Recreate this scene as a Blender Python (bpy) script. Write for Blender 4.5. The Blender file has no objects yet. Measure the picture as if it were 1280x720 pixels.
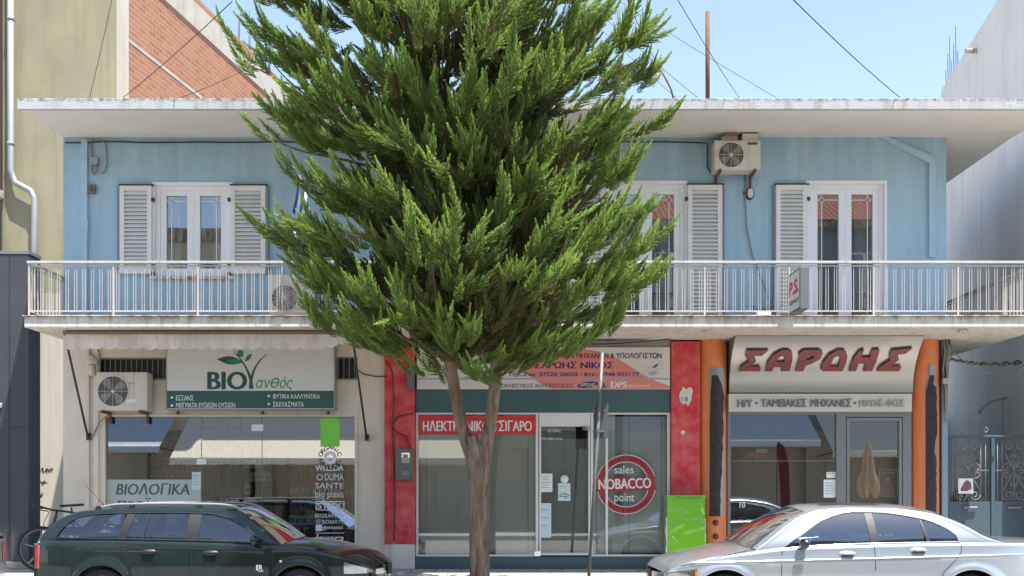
import bpy, math, random
import numpy as np
from mathutils import Vector, Matrix
SC = bpy.context.scene
COL = SC.collection
random.seed(7)
R = math.radians
# ------------------------------------------------------------------ camera, sky, sun, exposure
CAMD, F, HZ, EYE = 17.95, 1400.0, 608.0, 1.65
cam = bpy.data.objects.new('camera', bpy.data.cameras.new('camera')); COL.objects.link(cam)
cam.location = (0, -CAMD, EYE); cam.rotation_euler = (R(90), 0, 0)
cam.data.sensor_width = 36.0; cam.data.lens = 36.0 * F / 1280.0
cam.data.shift_y = (HZ - 360.0) / 1280.0
cam.data.clip_end = 3000.0; cam.data.clip_start = 0.05
SC.camera = cam
SUN = Vector((0.20, -0.25, 0.947)).normalized()
world = bpy.data.worlds.new('World'); SC.world = world; world.use_nodes = True
wn = world.node_tree.nodes; wl = world.node_tree.links
bg = wn['Background']
sky = wn.new('ShaderNodeTexSky'); sky.sky_type = 'NISHITA'; sky.sun_disc = False
sky.sun_elevation = math.asin(SUN.z); sky.sun_rotation = math.atan2(SUN.x, SUN.y)
sky.air_density = 1.0; sky.dust_density = 0.5; sky.ozone_density = 1.3
hs = wn.new('ShaderNodeHueSaturation'); hs.inputs['Saturation'].default_value = 0.88
wl.new(sky.outputs[0], hs.inputs['Color']); wl.new(hs.outputs[0], bg.inputs[0]); bg.inputs[1].default_value = 0.12
sl = bpy.data.lights.new('sun', 'SUN'); sl.energy = 4.6; sl.angle = R(0.55); sl.color = (1.0, 0.955, 0.88)
so = bpy.data.objects.new('sun', sl); COL.objects.link(so)
so.rotation_euler = SUN.to_track_quat('Z', 'Y').to_euler(); so.location = (10, -20, 40)
vs = SC.view_settings
vs.view_transform = 'Standard'; vs.look = 'None'; vs.gamma = 1.0; vs.use_curve_mapping = False
vs.exposure = 1.38
SC.render.engine = 'CYCLES'
SC.cycles.use_denoising = True
SC.cycles.max_bounces = 8; SC.cycles.transparent_max_bounces = 12
SC.cycles.sample_clamp_indirect = 6.0
SC.cycles.caustics_reflective = False; SC.cycles.caustics_refractive = False

# pixel of the 1280x720 photograph -> metres at depth y (the facade is y = 0)
def X(px, y=0.0): return (px - 640.0) * (CAMD + y) / F
def Z(py, y=0.0): return EYE + (HZ - py) * (CAMD + y) / F

# ------------------------------------------------------------------ materials
def nmat(name):
    m = bpy.data.materials.new(name); m.use_nodes = True
    nt = m.node_tree
    return m, nt.nodes, nt.links, nt.nodes['Principled BSDF']

def mixc(n, l, fac, a, b, mode='MIX'):
    k = n.new('ShaderNodeMix'); k.data_type = 'RGBA'; k.blend_type = mode
    for sock, v in ((k.inputs[0], fac), (k.inputs[6], a), (k.inputs[7], b)):
        if hasattr(v, 'is_linked') or hasattr(v, 'links'): l.new(v, sock)
        elif isinstance(v, (int, float)): sock.default_value = v
        else: sock.default_value = (*v, 1) if len(v) == 3 else v
    return k.outputs[2]

def ramp(n, l, src, p0, p1):
    r = n.new('ShaderNodeMapRange'); r.inputs[1].default_value = p0; r.inputs[2].default_value = p1
    l.new(src, r.inputs[0]); return r.outputs[0]

def noise(n, l, scale, vec=None, detail=4.0, rough=0.6, stretch=None):
    t = n.new('ShaderNodeTexNoise'); t.inputs['Scale'].default_value = scale
    t.inputs['Detail'].default_value = detail; t.inputs['Roughness'].default_value = rough
    if stretch:
        mp = n.new('ShaderNodeMapping'); mp.inputs['Scale'].default_value = stretch
        l.new(vec, mp.inputs[0]); vec = mp.outputs[0]
    if vec is not None: l.new(vec, t.inputs['Vector'])
    return t.outputs[0]

def surf(name, col, rough=0.7, metal=0.0, var=0.0, vscale=3.0, col2=None, streak=0.0, scol=None, sscale=6.0,
         bump=0.0, bscale=120.0, coat=0.0, spec=None, grime=0.0, edge=None):
    """painted or plain surface: base colour, blotches, vertical rain streaks, fine grain"""
    m, n, l, b = nmat(name)
    co = n.new('ShaderNodeTexCoord').outputs['Object']
    c = None
    base = col
    if var > 0:
        f = ramp(n, l, noise(n, l, vscale, co, 6.0, 0.65), 0.35, 0.68)
        k = n.new('ShaderNodeMath'); k.operation = 'MULTIPLY'; k.inputs[1].default_value = var; l.new(f, k.inputs[0])
        c2 = col2 if col2 else tuple(x * 0.6 for x in col)
        c = mixc(n, l, k.outputs[0], base, c2)
    if streak > 0:
        f = ramp(n, l, noise(n, l, sscale, co, 5.0, 0.6, (1.0, 1.0, 0.07)), 0.48, 0.75)
        k = n.new('ShaderNodeMath'); k.operation = 'MULTIPLY'; k.inputs[1].default_value = streak; l.new(f, k.inputs[0])
        c2 = scol if scol else tuple(x * 0.45 for x in col)
        c = mixc(n, l, k.outputs[0], c if c else base, c2)
    if grime > 0:
        f = ramp(n, l, noise(n, l, 38.0, co, 3.0, 0.7), 0.6, 0.74)
        k = n.new('ShaderNodeMath'); k.operation = 'MULTIPLY'; k.inputs[1].default_value = grime; l.new(f, k.inputs[0])
        c = mixc(n, l, k.outputs[0], c if c else base, tuple(x * 0.4 for x in col))
    if edge:              # weathering that hangs from a top edge: (z where it ends, z of the edge, colour, amount, stretch)
        sp = n.new('ShaderNodeSeparateXYZ'); l.new(co, sp.inputs[0])
        g = ramp(n, l, sp.outputs[2], edge[0], edge[1]); f = ramp(n, l, noise(n, l, edge[5], co, 6.0, 0.75, (1, 1, edge[4])), 0.42, 0.62)
        k = n.new('ShaderNodeMath'); k.operation = 'MULTIPLY'; l.new(g, k.inputs[0]); l.new(f, k.inputs[1])
        k2 = n.new('ShaderNodeMath'); k2.operation = 'MULTIPLY'; k2.inputs[1].default_value = edge[3]; k2.use_clamp = True; l.new(k.outputs[0], k2.inputs[0])
        c = mixc(n, l, k2.outputs[0], c if c else base, edge[2])
    if c: l.new(c, b.inputs['Base Color'])
    else: b.inputs['Base Color'].default_value = (*col, 1)
    b.inputs['Roughness'].default_value = rough; b.inputs['Metallic'].default_value = metal
    if coat: b.inputs['Coat Weight'].default_value = coat; b.inputs['Coat Roughness'].default_value = 0.03
    if spec is not None: b.inputs['Specular IOR Level'].default_value = spec
    if bump > 0:
        bn = n.new('ShaderNodeBump'); bn.inputs['Strength'].default_value = bump; bn.inputs['Distance'].default_value = 0.01
        l.new(noise(n, l, bscale, co, 3.0, 0.6), bn.inputs['Height']); l.new(bn.outputs[0], b.inputs['Normal'])
    return m

def glass(name, refl=0.16, tint=(0.8, 0.85, 0.84), rough=0.0, wav=0.0):
    m, n, l, b = nmat(name); n.remove(b)
    out = n['Material Output']
    tr = n.new('ShaderNodeBsdfTransparent'); tr.inputs[0].default_value = (*tint, 1)
    gl = n.new('ShaderNodeBsdfGlossy'); gl.inputs['Roughness'].default_value = rough
    gl.inputs[0].default_value = (0.95, 0.98, 1.0, 1)
    fr = n.new('ShaderNodeFresnel'); fr.inputs[0].default_value = 1.5
    ad = n.new('ShaderNodeMath'); ad.operation = 'ADD'; ad.inputs[1].default_value = refl - 0.04; ad.use_clamp = True
    l.new(fr.outputs[0], ad.inputs[0])
    if wav:
        co = n.new('ShaderNodeTexCoord').outputs['Object']
        bn = n.new('ShaderNodeBump'); bn.inputs['Strength'].default_value = wav; bn.inputs['Distance'].default_value = 0.02
        l.new(noise(n, l, 1.6, co, 1.0), bn.inputs['Height']); l.new(bn.outputs[0], gl.inputs['Normal'])
    mx = n.new('ShaderNodeMixShader'); l.new(ad.outputs[0], mx.inputs[0]); l.new(tr.outputs[0], mx.inputs[1]); l.new(gl.outputs[0], mx.inputs[2])
    l.new(mx.outputs[0], out.inputs[0])
    return m

def brickmat(name, vec_axes=None, c1=(.42, .17, .10), c2=(.52, .25, .16), mortar=(.55, .47, .40), scale=1.0, bw=0.3, rh=0.1, ms=0.018, rough=0.9):
    m, n, l, b = nmat(name)
    tc = n.new('ShaderNodeTexCoord').outputs['Object']
    sp = n.new('ShaderNodeSeparateXYZ'); l.new(tc, sp.inputs[0])
    cb = n.new('ShaderNodeCombineXYZ')
    a, c = vec_axes
    l.new(sp.outputs[a], cb.inputs[0]); l.new(sp.outputs[c], cb.inputs[1])
    t = n.new('ShaderNodeTexBrick'); t.inputs['Scale'].default_value = scale
    t.inputs['Color1'].default_value = (*c1, 1); t.inputs['Color2'].default_value = (*c2, 1); t.inputs['Mortar'].default_value = (*mortar, 1)
    t.inputs['Brick Width'].default_value = bw; t.inputs['Row Height'].default_value = rh; t.inputs['Mortar Size'].default_value = ms
    t.inputs['Bias'].default_value = 0.0
    l.new(cb.outputs[0], t.inputs['Vector'])
    f = ramp(n, l, noise(n, l, 1.4, tc, 6.0, 0.7), 0.42, 0.72)
    k = n.new('ShaderNodeMath'); k.operation = 'MULTIPLY'; k.inputs[1].default_value = 0.55; l.new(f, k.inputs[0])
    c3 = mixc(n, l, k.outputs[0], t.outputs['Color'], tuple(0.5 * (x + y) for x, y in zip(c1, mortar)))
    l.new(c3, b.inputs['Base Color']); b.inputs['Roughness'].default_value = rough
    bn = n.new('ShaderNodeBump'); bn.inputs['Strength'].default_value = 0.6; bn.inputs['Distance'].default_value = 0.01
    bn.invert = True
    l.new(t.outputs['Fac'], bn.inputs['Height']); l.new(bn.outputs[0], b.inputs['Normal'])
    return m

M = {}
M['blue'] = surf('blue_render', (.325, .515, .64), .85, var=.6, vscale=.9, col2=(.44, .57, .63), streak=.5, scol=(.23, .34, .41), sscale=4.5, bump=.9, edge=(5.6, 6.95, (.27, .37, .42), .55, .10, 3.0), bscale=70, grime=.12)
M['bluepipe'] = surf('blue_paint', (.37, .53, .63), .5, var=.2, vscale=4)
M['white_conc'] = surf('white_concrete', (.72, .69, .64), .85, var=.6, vscale=2.5, col2=(.55, .49, .40), streak=.75, scol=(.34, .28, .22), sscale=9, bump=.4, bscale=40, grime=.35, edge=(3.72, 3.85, (.26, .15, .075), 1.1, .25, 7.0))
M['roof_conc'] = surf('white_parapet', (.46, .47, .48), .85, var=.6, vscale=3, col2=(.44, .43, .41), streak=.65, scol=(.22, .20, .18), sscale=7, bump=.6, bscale=40, grime=.5, edge=(6.90, 6.97, (.07, .066, .06), 1.3, .8, 9.0))
M['soffit'] = surf('soffit_paint', (.76, .73, .68), .9, var=.35, vscale=1.2, col2=(.55, .52, .47), bump=.3, bscale=60, grime=.1)
M['cream'] = surf('cream_render', (.76, .68, .56), .85, var=.3, vscale=1.5, col2=(.58, .50, .40), streak=.25, scol=(.45, .38, .30), bump=.3, bscale=90, grime=.15)
M['yellow'] = surf('yellow_render', (.235, .215, .135), .9, var=.8, vscale=.40, col2=(.37, .33, .205), streak=.9, scol=(.19, .18, .12), sscale=4, bump=.35, bscale=50)
M['beige'] = surf('beige_render', (.50, .45, .37), .9, var=.4, vscale=1.5, col2=(.38, .34, .28), streak=.35, bump=.3, bscale=60, grime=.2)
M['black_clad'] = surf('charcoal_cladding', (.045, .047, .055), .55, var=.4, vscale=2, col2=(.07, .07, .08))
M['nwall'] = surf('white_render', (.80, .745, .67), .9, var=.6, vscale=.6, col2=(.62, .58, .53), streak=.5, scol=(.55, .52, .48), sscale=3, bump=.2, bscale=50)
M['concrete'] = surf('raw_concrete', (.47, .43, .37), .9, var=.6, vscale=2.0, col2=(.33, .30, .27), streak=.5, sscale=4, bump=.5, bscale=30, grime=.3)
M['red'] = surf('red_paint', (.60, .018, .028), .6, var=1.0, vscale=4.5, col2=(.68, .15, .14), streak=.5, scol=(.35, .012, .02), sscale=9, bump=.3, bscale=50, grime=.15)
M['teal'] = surf('teal_paint', (.045, .10, .108), .55, var=.4, vscale=3, col2=(.065, .125, .13))
M['orange'] = surf('orange_paint', (.80, .22, .055), .6, var=.8, vscale=5, col2=(.66, .26, .14), streak=.55, scol=(.50, .12, .04), bump=.3, bscale=40, grime=.2)
M['white_pvc'] = surf('white_pvc', (.78, .79, .80), .35, var=.15, vscale=5, col2=(.66, .67, .68))
M['rail'] = surf('white_railing_paint', (.50, .50, .49), .5, var=.5, vscale=7, col2=(.38, .28, .20))
M['shutter'] = surf('grey_white_shutter', (.74, .73, .70), .5, var=.2, vscale=4)
M['ac'] = surf('aged_white_enamel', (.66, .62, .54), .45, var=.35, vscale=4, col2=(.55, .50, .41), streak=.2)
M['dark'] = surf('dark_metal', (.03, .03, .032), .5)
M['black'] = surf('black_plastic', (.015, .015, .016), .45)
M['rubber'] = surf('rubber', (.018, .018, .019), .85)
M['rust'] = surf('rusty_steel', (.17, .085, .055), .85, var=.6, vscale=14, col2=(.10, .05, .04))
M['grey_metal'] = surf('grey_metal', (.15, .155, .16), .55, .1, var=.3, vscale=6)
M['alu'] = surf('grey_aluminium', (.22, .225, .23), .45, .3, var=.2, vscale=5)
M['chrome'] = surf('chrome', (.75, .76, .78), .12, 1.0)
M['gutter'] = surf('galvanised_pipe', (.32, .335, .35), .5, .3, var=.3, vscale=4)
M['cable'] = surf('cable_black', (.03, .03, .03), .7)
M['cable_grey'] = surf('cable_grey', (.27, .25, .22), .8)
M['white'] = surf('white_paint', (.80, .80, .79), .5)
M['offwhite'] = surf('offwhite_panel', (.70, .71, .69), .42, var=.1, vscale=2)
M['dgreen'] = surf('dark_green_vinyl', (.022, .095, .078), .45)
M['lgreen'] = surf('leaf_green_vinyl', (.01, .30, .12), .45)
M['tealtext'] = surf('dark_teal_vinyl', (.012, .13, .10), .5)
M['limegreen'] = surf('lime_sticker', (.22, .72, .07), .5)
M['redsign'] = surf('red_vinyl', (.62, .035, .04), .45, var=.2, vscale=4)
M['salmon'] = surf('faded_salmon_print', (.72, .22, .18), .6, var=.3, vscale=3, col2=(.76, .34, .28))
M['navy'] = surf('navy_print', (.03, .02, .16), .6)
M['banner'] = surf('faded_banner', (.72, .68, .62), .6, var=.3, vscale=2)
M['brownred'] = surf('oxide_red_letter', (.23, .035, .03), .32, var=.5, vscale=5, col2=(.16, .05, .045))
M['satin'] = surf('satin_sign_metal', (.46, .44, .405), .32, .75, var=.1, vscale=1)
M['satin2'] = surf('satin_panel', (.60, .56, .50), .5, .1)
M['wood'] = surf('brown_wood', (.30, .13, .07), .5, var=.5, vscale=5, streak=.4)
M['wood_dk'] = surf('dark_wood', (.12, .065, .045), .5, var=.5, vscale=5)
M['shelf_red'] = surf('red_brown_shelf', (.45, .13, .09), .45)
M['floor_in'] = surf('shop_floor', (.42, .38, .33), .35, var=.3, vscale=3)
M['wall_in'] = surf('shop_wall', (.52, .44, .35), .8)
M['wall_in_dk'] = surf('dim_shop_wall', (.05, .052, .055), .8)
M['room'] = surf('room_wall', (.28, .23, .18), .9)
M['curtain'] = surf('curtain_cloth', (.72, .62, .52), .9, streak=.3)
M['paper'] = surf('paper', (.78, .80, .80), .7)
M['paperblue'] = surf('pale_blue_paper', (.55, .70, .72), .7)
M['awncloth'] = surf('awning_cloth', (.74, .67, .60), .9, var=.4, vscale=3, col2=(.46, .40, .34), streak=.5, scol=(.38, .31, .26), sscale=12)
M['flagblue'] = surf('flag_blue', (.02, .10, .36), .8)
M['flagwhite'] = surf('flag_white', (.72, .74, .77), .8)
M['gatepaint'] = surf('blue_grey_gate_paint', (.06, .098, .125), .5, var=.3, vscale=5, col2=(.08, .12, .145), streak=.2)
M['gatewhite'] = surf('pale_iron_paint', (.22, .215, .21), .6, var=.4, vscale=12, col2=(.30, .24, .20))
M['greenbox'] = surf('lime_plastic', (.17, .50, .018), .25, var=.2, vscale=2, coat=.7)
M['glass'] = glass('shop_glass', .22, (.90, .93, .92))
M['glass_mid'] = glass('middle_shop_glass', .10, (.93, .96, .95))
M['glass_up'] = glass('window_glass', .16, (.75, .78, .78), wav=.02)
M['glass_car'] = glass('car_glass', .13, (.55, .60, .60))
M['glass_carb'] = glass('sky_blue_car_glass', .19, (.16, .29, .44))  # blue of the reflected sky put into the pane's tint
M['lens'] = glass('lamp_lens', .25, (.92, .93, .95))
M['frost'] = surf('frosted_film', (.42, .47, .44), .5)
M['asphalt'] = surf('asphalt', (.24, .23, .21), .85, var=.5, vscale=2, col2=(.28, .27, .25), bump=.6, bscale=180)
M['paving'] = brickmat('paving_slabs', (0, 1), (.42, .40, .375), (.48, .455, .425), (.22, .21, .20), 1.0, .4, .4, .012, .85)
M['kerbst'] = surf('kerb_stone', (.36, .35, .33), .85, var=.4, vscale=5, bump=.3, bscale=60)
M['tile'] = None

# ------------------------------------------------------------------ mesh builder
class MB:
    def __init__(s): s.v = []; s.f = []; s.sm = []
    def add(s, vs, fs, smooth=False):
        o = len(s.v); s.v += [tuple(map(float, p)) for p in vs]
        s.f += [tuple(i + o for i in f) for f in fs]; s.sm += [smooth] * len(fs); return s
    def box(s, x0, x1, y0, y1, z0, z1):
        x0, x1 = min(x0, x1), max(x0, x1); y0, y1 = min(y0, y1), max(y0, y1); z0, z1 = min(z0, z1), max(z0, z1)
        return s.add([(x0, y0, z0), (x1, y0, z0), (x1, y1, z0), (x0, y1, z0), (x0, y0, z1), (x1, y0, z1), (x1, y1, z1), (x0, y1, z1)],
                     [(0, 3, 2, 1), (4, 5, 6, 7), (0, 1, 5, 4), (1, 2, 6, 5), (2, 3, 7, 6), (3, 0, 4, 7)])
    def prism(s, poly, a, b, axis='y'):
        """2D outline extruded along an axis from a to b"""
        def mk(p, t):
            if axis == 'y': return (p[0], t, p[1])
            if axis == 'x': return (t, p[0], p[1])
            return (p[0], p[1], t)
        n = len(poly)
        vs = [mk(p, a) for p in poly] + [mk(p, b) for p in poly]
        fs = [tuple(range(n))[::-1], tuple(range(n, 2 * n))] + [(i, (i + 1) % n, n + (i + 1) % n, n + i) for i in range(n)]
        return s.add(vs, fs)
    def tube(s, pts, r, n=8, cap=True):
        pts = [Vector(p) for p in pts]; rr = r if isinstance(r, (list, tuple)) else [r] * len(pts)
        rings = []; up = Vector((0.13, 0.21, 1)).normalized(); u = None
        for i, p in enumerate(pts):
            d = (pts[min(i + 1, len(pts) - 1)] - pts[max(i - 1, 0)]).normalized()
            if u is None:
                u = d.cross(up)
                if u.length < 1e-3: u = d.cross(Vector((1, 0, 0)))
            u = (u - d * u.dot(d)).normalized(); w = d.cross(u)
            rings.append([p + (u * math.cos(2 * math.pi * k / n) + w * math.sin(2 * math.pi * k / n)) * rr[i] for k in range(n)])
        vs = [q for rg in rings for q in rg]; fs = []
        for i in range(len(pts) - 1):
            for k in range(n):
                fs.append((i * n + k, i * n + (k + 1) % n, (i + 1) * n + (k + 1) % n, (i + 1) * n + k))
        s.add(vs, fs, True)
        if cap:
            o = len(s.v) - len(vs)
            s.f += [tuple(o + k for k in range(n))[::-1], tuple(o + (len(pts) - 1) * n + k for k in range(n))]; s.sm += [False, False]
        return s
    def lathe(s, prof, c, axis='z', n=24):
        """(radius, height) profile turned about an axis through c"""
        vs = []; fs = []
        for (r, h) in prof:
            for k in range(n):
                a = 2 * math.pi * k / n; p, q = r * math.cos(a), r * math.sin(a)
                vs.append((c[0] + p, c[1] + q, c[2] + h) if axis == 'z' else ((c[0] + p, c[1] + h, c[2] + q) if axis == 'y' else (c[0] + h, c[1] + p, c[2] + q)))
        for i in range(len(prof) - 1):
            for k in range(n): fs.append((i * n + k, i * n + (k + 1) % n, (i + 1) * n + (k + 1) % n, (i + 1) * n + k))
        return s.add(vs, fs, True)
    def disc(s, c, r, axis='y', n=32, r0=0.0):
        vs = []; 
        for rad in ((r, r0) if r0 > 0 else (r,)):
            for k in range(n):
                a = 2 * math.pi * k / n; p, q = rad * math.cos(a), rad * math.sin(a)
                vs.append((c[0] + p, c[1], c[2] + q) if axis == 'y' else ((c[0] + p, c[1] + q, c[2]) if axis == 'z' else (c[0], c[1] + p, c[2] + q)))
        if r0 > 0: return s.add(vs, [(k, (k + 1) % n, n + (k + 1) % n, n + k) for k in range(n)])
        return s.add(vs, [tuple(range(n))])
    def grid(s, P, smooth=True, close=False):
        P = np.asarray(P); a, b = P.shape[:2]
        fs = [(i * b + j, i * b + j + 1, (i + 1) * b + j + 1, (i + 1) * b + j) for i in range(a - 1) for j in range(b - 1)]
        if close: fs += [(i * b + b - 1, i * b, (i + 1) * b, (i + 1) * b + b - 1) for i in range(a - 1)]
        return s.add(P.reshape(-1, 3).tolist(), fs, smooth)

ORG = {}
def link(o, parent=None):
    COL.objects.link(o)
    if parent is not None: o.parent = parent
    return o

def build(mb, name, mat, parent=None, bevel=0.0, origin=None, auto=None, label=None):
    org = ORG[parent.name] if parent is not None else Vector(origin) if origin else Vector((0, 0, 0))
    me = bpy.data.meshes.new(name)
    me.from_pydata([(x - org.x, y - org.y, z - org.z) for x, y, z in mb.v], [], mb.f)
    me.polygons.foreach_set('use_smooth', mb.sm)
    me.materials.append(mat); me.validate(); me.update()
    o = bpy.data.objects.new(name, me); link(o, parent)
    if parent is None: o.location = org
    ORG[o.name] = org
    if bevel:
        b = o.modifiers.new('bevel', 'BEVEL'); b.width = bevel; b.segments = 2; b.limit_method = 'ANGLE'; b.angle_limit = R(40)
    if label: o['label'] = label
    return o

def tag(o, label, cat=None, group=None, kind=None):
    if label: o['label'] = label
    if cat: o['category'] = cat
    if group: o['group'] = group
    if kind: o['kind'] = kind
    return o

def thing(name, label, cat, loc, group=None):
    o = bpy.data.objects.new(name, None); COL.objects.link(o); o.location = loc; o.empty_display_size = 0.1
    ORG[o.name] = Vector(loc)
    return tag(o, label, cat, group)

def dup(root, loc, label=None, rotz=None):
    r = root.copy(); COL.objects.link(r); r.location = loc
    if rotz is not None: r.rotation_euler.z = rotz
    if label: r['label'] = label
    for ch in list(root.children):
        c = ch.copy(); COL.objects.link(c); c.parent = r
        for g in ch.children:
            d = g.copy(); COL.objects.link(d); d.parent = c
    return r

def structure(mb, name, mat, **k):
    return tag(build(mb, name, mat, **k), None, kind='structure')

LOOKALIKE = str.maketrans('ΑΒΕΖΗΙΚΜΝΟΡΤΥΧ', 'ABEZHIKMNOPTYX')
def glyphs(body, bold=0.0, shear=0.0, th=0.01, spacing=1.0):
    body = body.translate(LOOKALIKE)
    for ch in 'Φθ':       # letters drawn as a ring with a bar
        if ch in body and len(body) > 0:
            v, f = glyphs(body.replace(ch, 'O'), bold, shear, th, spacing); vo, _ = glyphs('O', bold, 0, th); wo = vo[:, 0].max() - vo[:, 0].min()
            for i, c_ in enumerate(body):
                if c_ != ch: continue
                vp, _ = glyphs(body[:i].replace(ch, 'O') + 'O', bold, shear, th, spacing); cx = vp[:, 0].max() - shear * .35 - wo / 2
                x0, x1, y0, y1 = (cx - .045, cx + .045, -.05, .77) if ch == 'Φ' else (cx - wo * .40, cx + wo * .40, .31, .39)
                q = np.array([(x + shear * y_, y_, z) for z in (-.52, .52) for x, y_ in ((x0, y0), (x1, y0), (x1, y1), (x0, y1))]); o = len(v)
                v = np.concatenate([v, q]); f = f + [tuple(o + k for k in ff) for ff in ((0, 3, 2, 1), (4, 5, 6, 7), (0, 1, 5, 4), (1, 2, 6, 5), (2, 3, 7, 6), (3, 0, 4, 7))]
            return v, f
    c = bpy.data.curves.new('txt', 'FONT'); c.body = body; c.offset = bold; c.shear = shear; c.extrude = 0.5; c.resolution_u = 3
    c.space_character = spacing
    o = bpy.data.objects.new('txt', c); COL.objects.link(o)
    bpy.context.view_layer.update()
    me = bpy.data.meshes.new_from_object(o.evaluated_get(bpy.context.evaluated_depsgraph_get()))
    v = np.array([p.co[:] for p in me.vertices]); f = [tuple(p.vertices) for p in me.polygons]
    bpy.data.objects.remove(o); bpy.data.curves.remove(c); bpy.data.meshes.remove(me)
    return v, f

def text(parent, body, rect, y, mat, bold=0.0, shear=0.0, th=0.004, name='lettering', spacing=1.0, rot=0.0, fn=None, yp=None, label=None):
    """lettering that fills a rectangle (pixels of the photo) on a plane facing the street at depth y"""
    v, f = glyphs(body, 0.0, shear, th, spacing)
    if bold > 0 and rect[3] - rect[2] > 5.6:          # heavier strokes: the same outline repeated a hair to each side
        o = len(v); v0, f0 = v, f; v = np.concatenate([v0 + np.array((k * bold * .9, (k % 2) * bold * .5, .05 * abs(k) * (1 if k > 0 else 2))) for k in (0, -1, 1, 2, -2)]); f = [tuple(i + o * q for i in ff) for q in range(5) for ff in f0]
    lo, hi = v.min(0), v.max(0)
    u = (v - lo) / np.maximum(hi - lo, 1e-6)
    x0, x1, z0, z1 = X(rect[0], y), X(rect[1], y), Z(rect[3], y), Z(rect[2], y)
    px = x0 + u[:, 0] * (x1 - x0); pz = z0 + u[:, 1] * (z1 - z0)
    if rot:
        cx, cz = (x0 + x1) / 2, (z0 + z1) / 2; c, s_ = math.cos(rot), math.sin(rot)
        px, pz = cx + (px - cx) * c - (pz - cz) * s_, cz + (px - cx) * s_ + (pz - cz) * c
    py = y - th * u[:, 2] + 0.001
    mb = MB(); mb.add(np.stack([px, py, pz], 1).tolist(), [ff for ff in f])
    return build(mb, name, mat, parent, label=label)

def pbox(mb, px0, px1, py0, py1, y0, y1, at=None):
    """box whose street face fills a pixel rectangle at depth y0"""
    a = y0 if at is None else at
    return mb.box(X(px0, a), X(px1, a), y0, y1, Z(py1, a), Z(py0, a))

def rounded(x0, x1, z0, z1, r, n=5):
    out = []
    for (cx, cz, a0) in ((x1 - r, z1 - r, 0), (x0 + r, z1 - r, 90), (x0 + r, z0 + r, 180), (x1 - r, z0 + r, 270)):
        for k in range(n + 1):
            a = R(a0 + 90 * k / n); out.append((cx + r * math.cos(a), cz + r * math.sin(a)))
    return out

def wall_holes(mb, x0, x1, z0, z1, holes, y0, y1):
    """wall slab between y0 (street face) and y1 with rectangular openings and their reveals"""
    xs = sorted({x0, x1, *[h[0] for h in holes], *[h[1] for h in holes]}); zs = sorted({z0, z1, *[h[2] for h in holes], *[h[3] for h in holes]})
    for i in range(len(xs) - 1):
        for j in range(len(zs) - 1):
            cx, cz = (xs[i] + xs[i + 1]) / 2, (zs[j] + zs[j + 1]) / 2
            if any(h[0] < cx < h[1] and h[2] < cz < h[3] for h in holes): continue
            a, b, c, d = xs[i], xs[i + 1], zs[j], zs[j + 1]
            mb.add([(a, y0, c), (b, y0, c), (b, y0, d), (a, y0, d)], [(0, 1, 2, 3)])
            mb.add([(a, y1, c), (b, y1, c), (b, y1, d), (a, y1, d)], [(3, 2, 1, 0)])
    for (a, b, c, d) in holes + [(x0, x1, z0, z1)]:
        for (p, q) in (((a, c), (b, c)), ((b, c), (b, d)), ((b, d), (a, d)), ((a, d), (a, c))):
            mb.add([(p[0], y0, p[1]), (q[0], y0, q[1]), (q[0], y1, q[1]), (p[0], y1, p[1])], [(0, 1, 2, 3)])
    return mb

# ------------------------------------------------------------------ ground, road, pavements
SW = 0.33
def swz(y): return SW + 0.065 * y if y < 0 else SW
structure(MB().box(-600, 600, -600, 600, -0.6, -0.02), 'ground', surf('earth', (.20, .18, .15), .95, var=.4, vscale=.2))
structure(MB().box(-80, 80, -16.2, -1.99, -0.3, 0.0), 'road', M['asphalt'])
g = MB(); g.add([(-60, -1.85, swz(-1.85)), (60, -1.85, swz(-1.85)), (60, 0.0, SW), (-60, 0.0, SW), (-60, 9.5, SW), (60, 9.5, SW)], [(0, 1, 2, 3), (3, 2, 5, 4)])
structure(g, 'pavement', M['paving'])
structure(MB().box(-60, 60, -2.0, -1.85, -0.2, swz(-1.85) + .004), 'kerb', M['kerbst'], bevel=.012)
structure(MB().box(-60, 60, -22.0, -16.2, -0.2, 0.14), 'far_pavement', M['paving'])

# ------------------------------------------------------------------ the blue two-storey building
XL, XR = X(79), X(1183)
FZ = 4.17
bld = thing('commercial_building', 'two storey pale blue building with white balcony and three shops at street level', 'building', (0, 0, SW))
def opening(a, b, c, d): return (X(a), X(b), Z(d), Z(c))
W1 = opening(193, 289, 231, 346); D1 = (X(758), X(857), FZ, Z(229)); D2 = (X(1009), X(1106), FZ, Z(229))
m = wall_holes(MB(), XL, XR, 4.0, 7.24, [W1, D1, D2], 0.0, 0.25)
build(m, 'upper_wall', M['blue'], bld)
m = MB()
m.add([(XL, .25, SW), (XL, 2.6, SW), (XL + .85, 8, SW), (XR, 8, SW), (XR, .25, SW)] + [(XL, .25, 7.24), (XL, 2.6, 7.24), (XL + .85, 8, 7.24), (XR, 8, 7.24), (XR, .25, 7.24)],
      [(0, 1, 6, 5), (1, 2, 7, 6), (2, 3, 8, 7), (3, 4, 9, 8)])
build(m, 'side_wall', M['blue'], bld)
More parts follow.
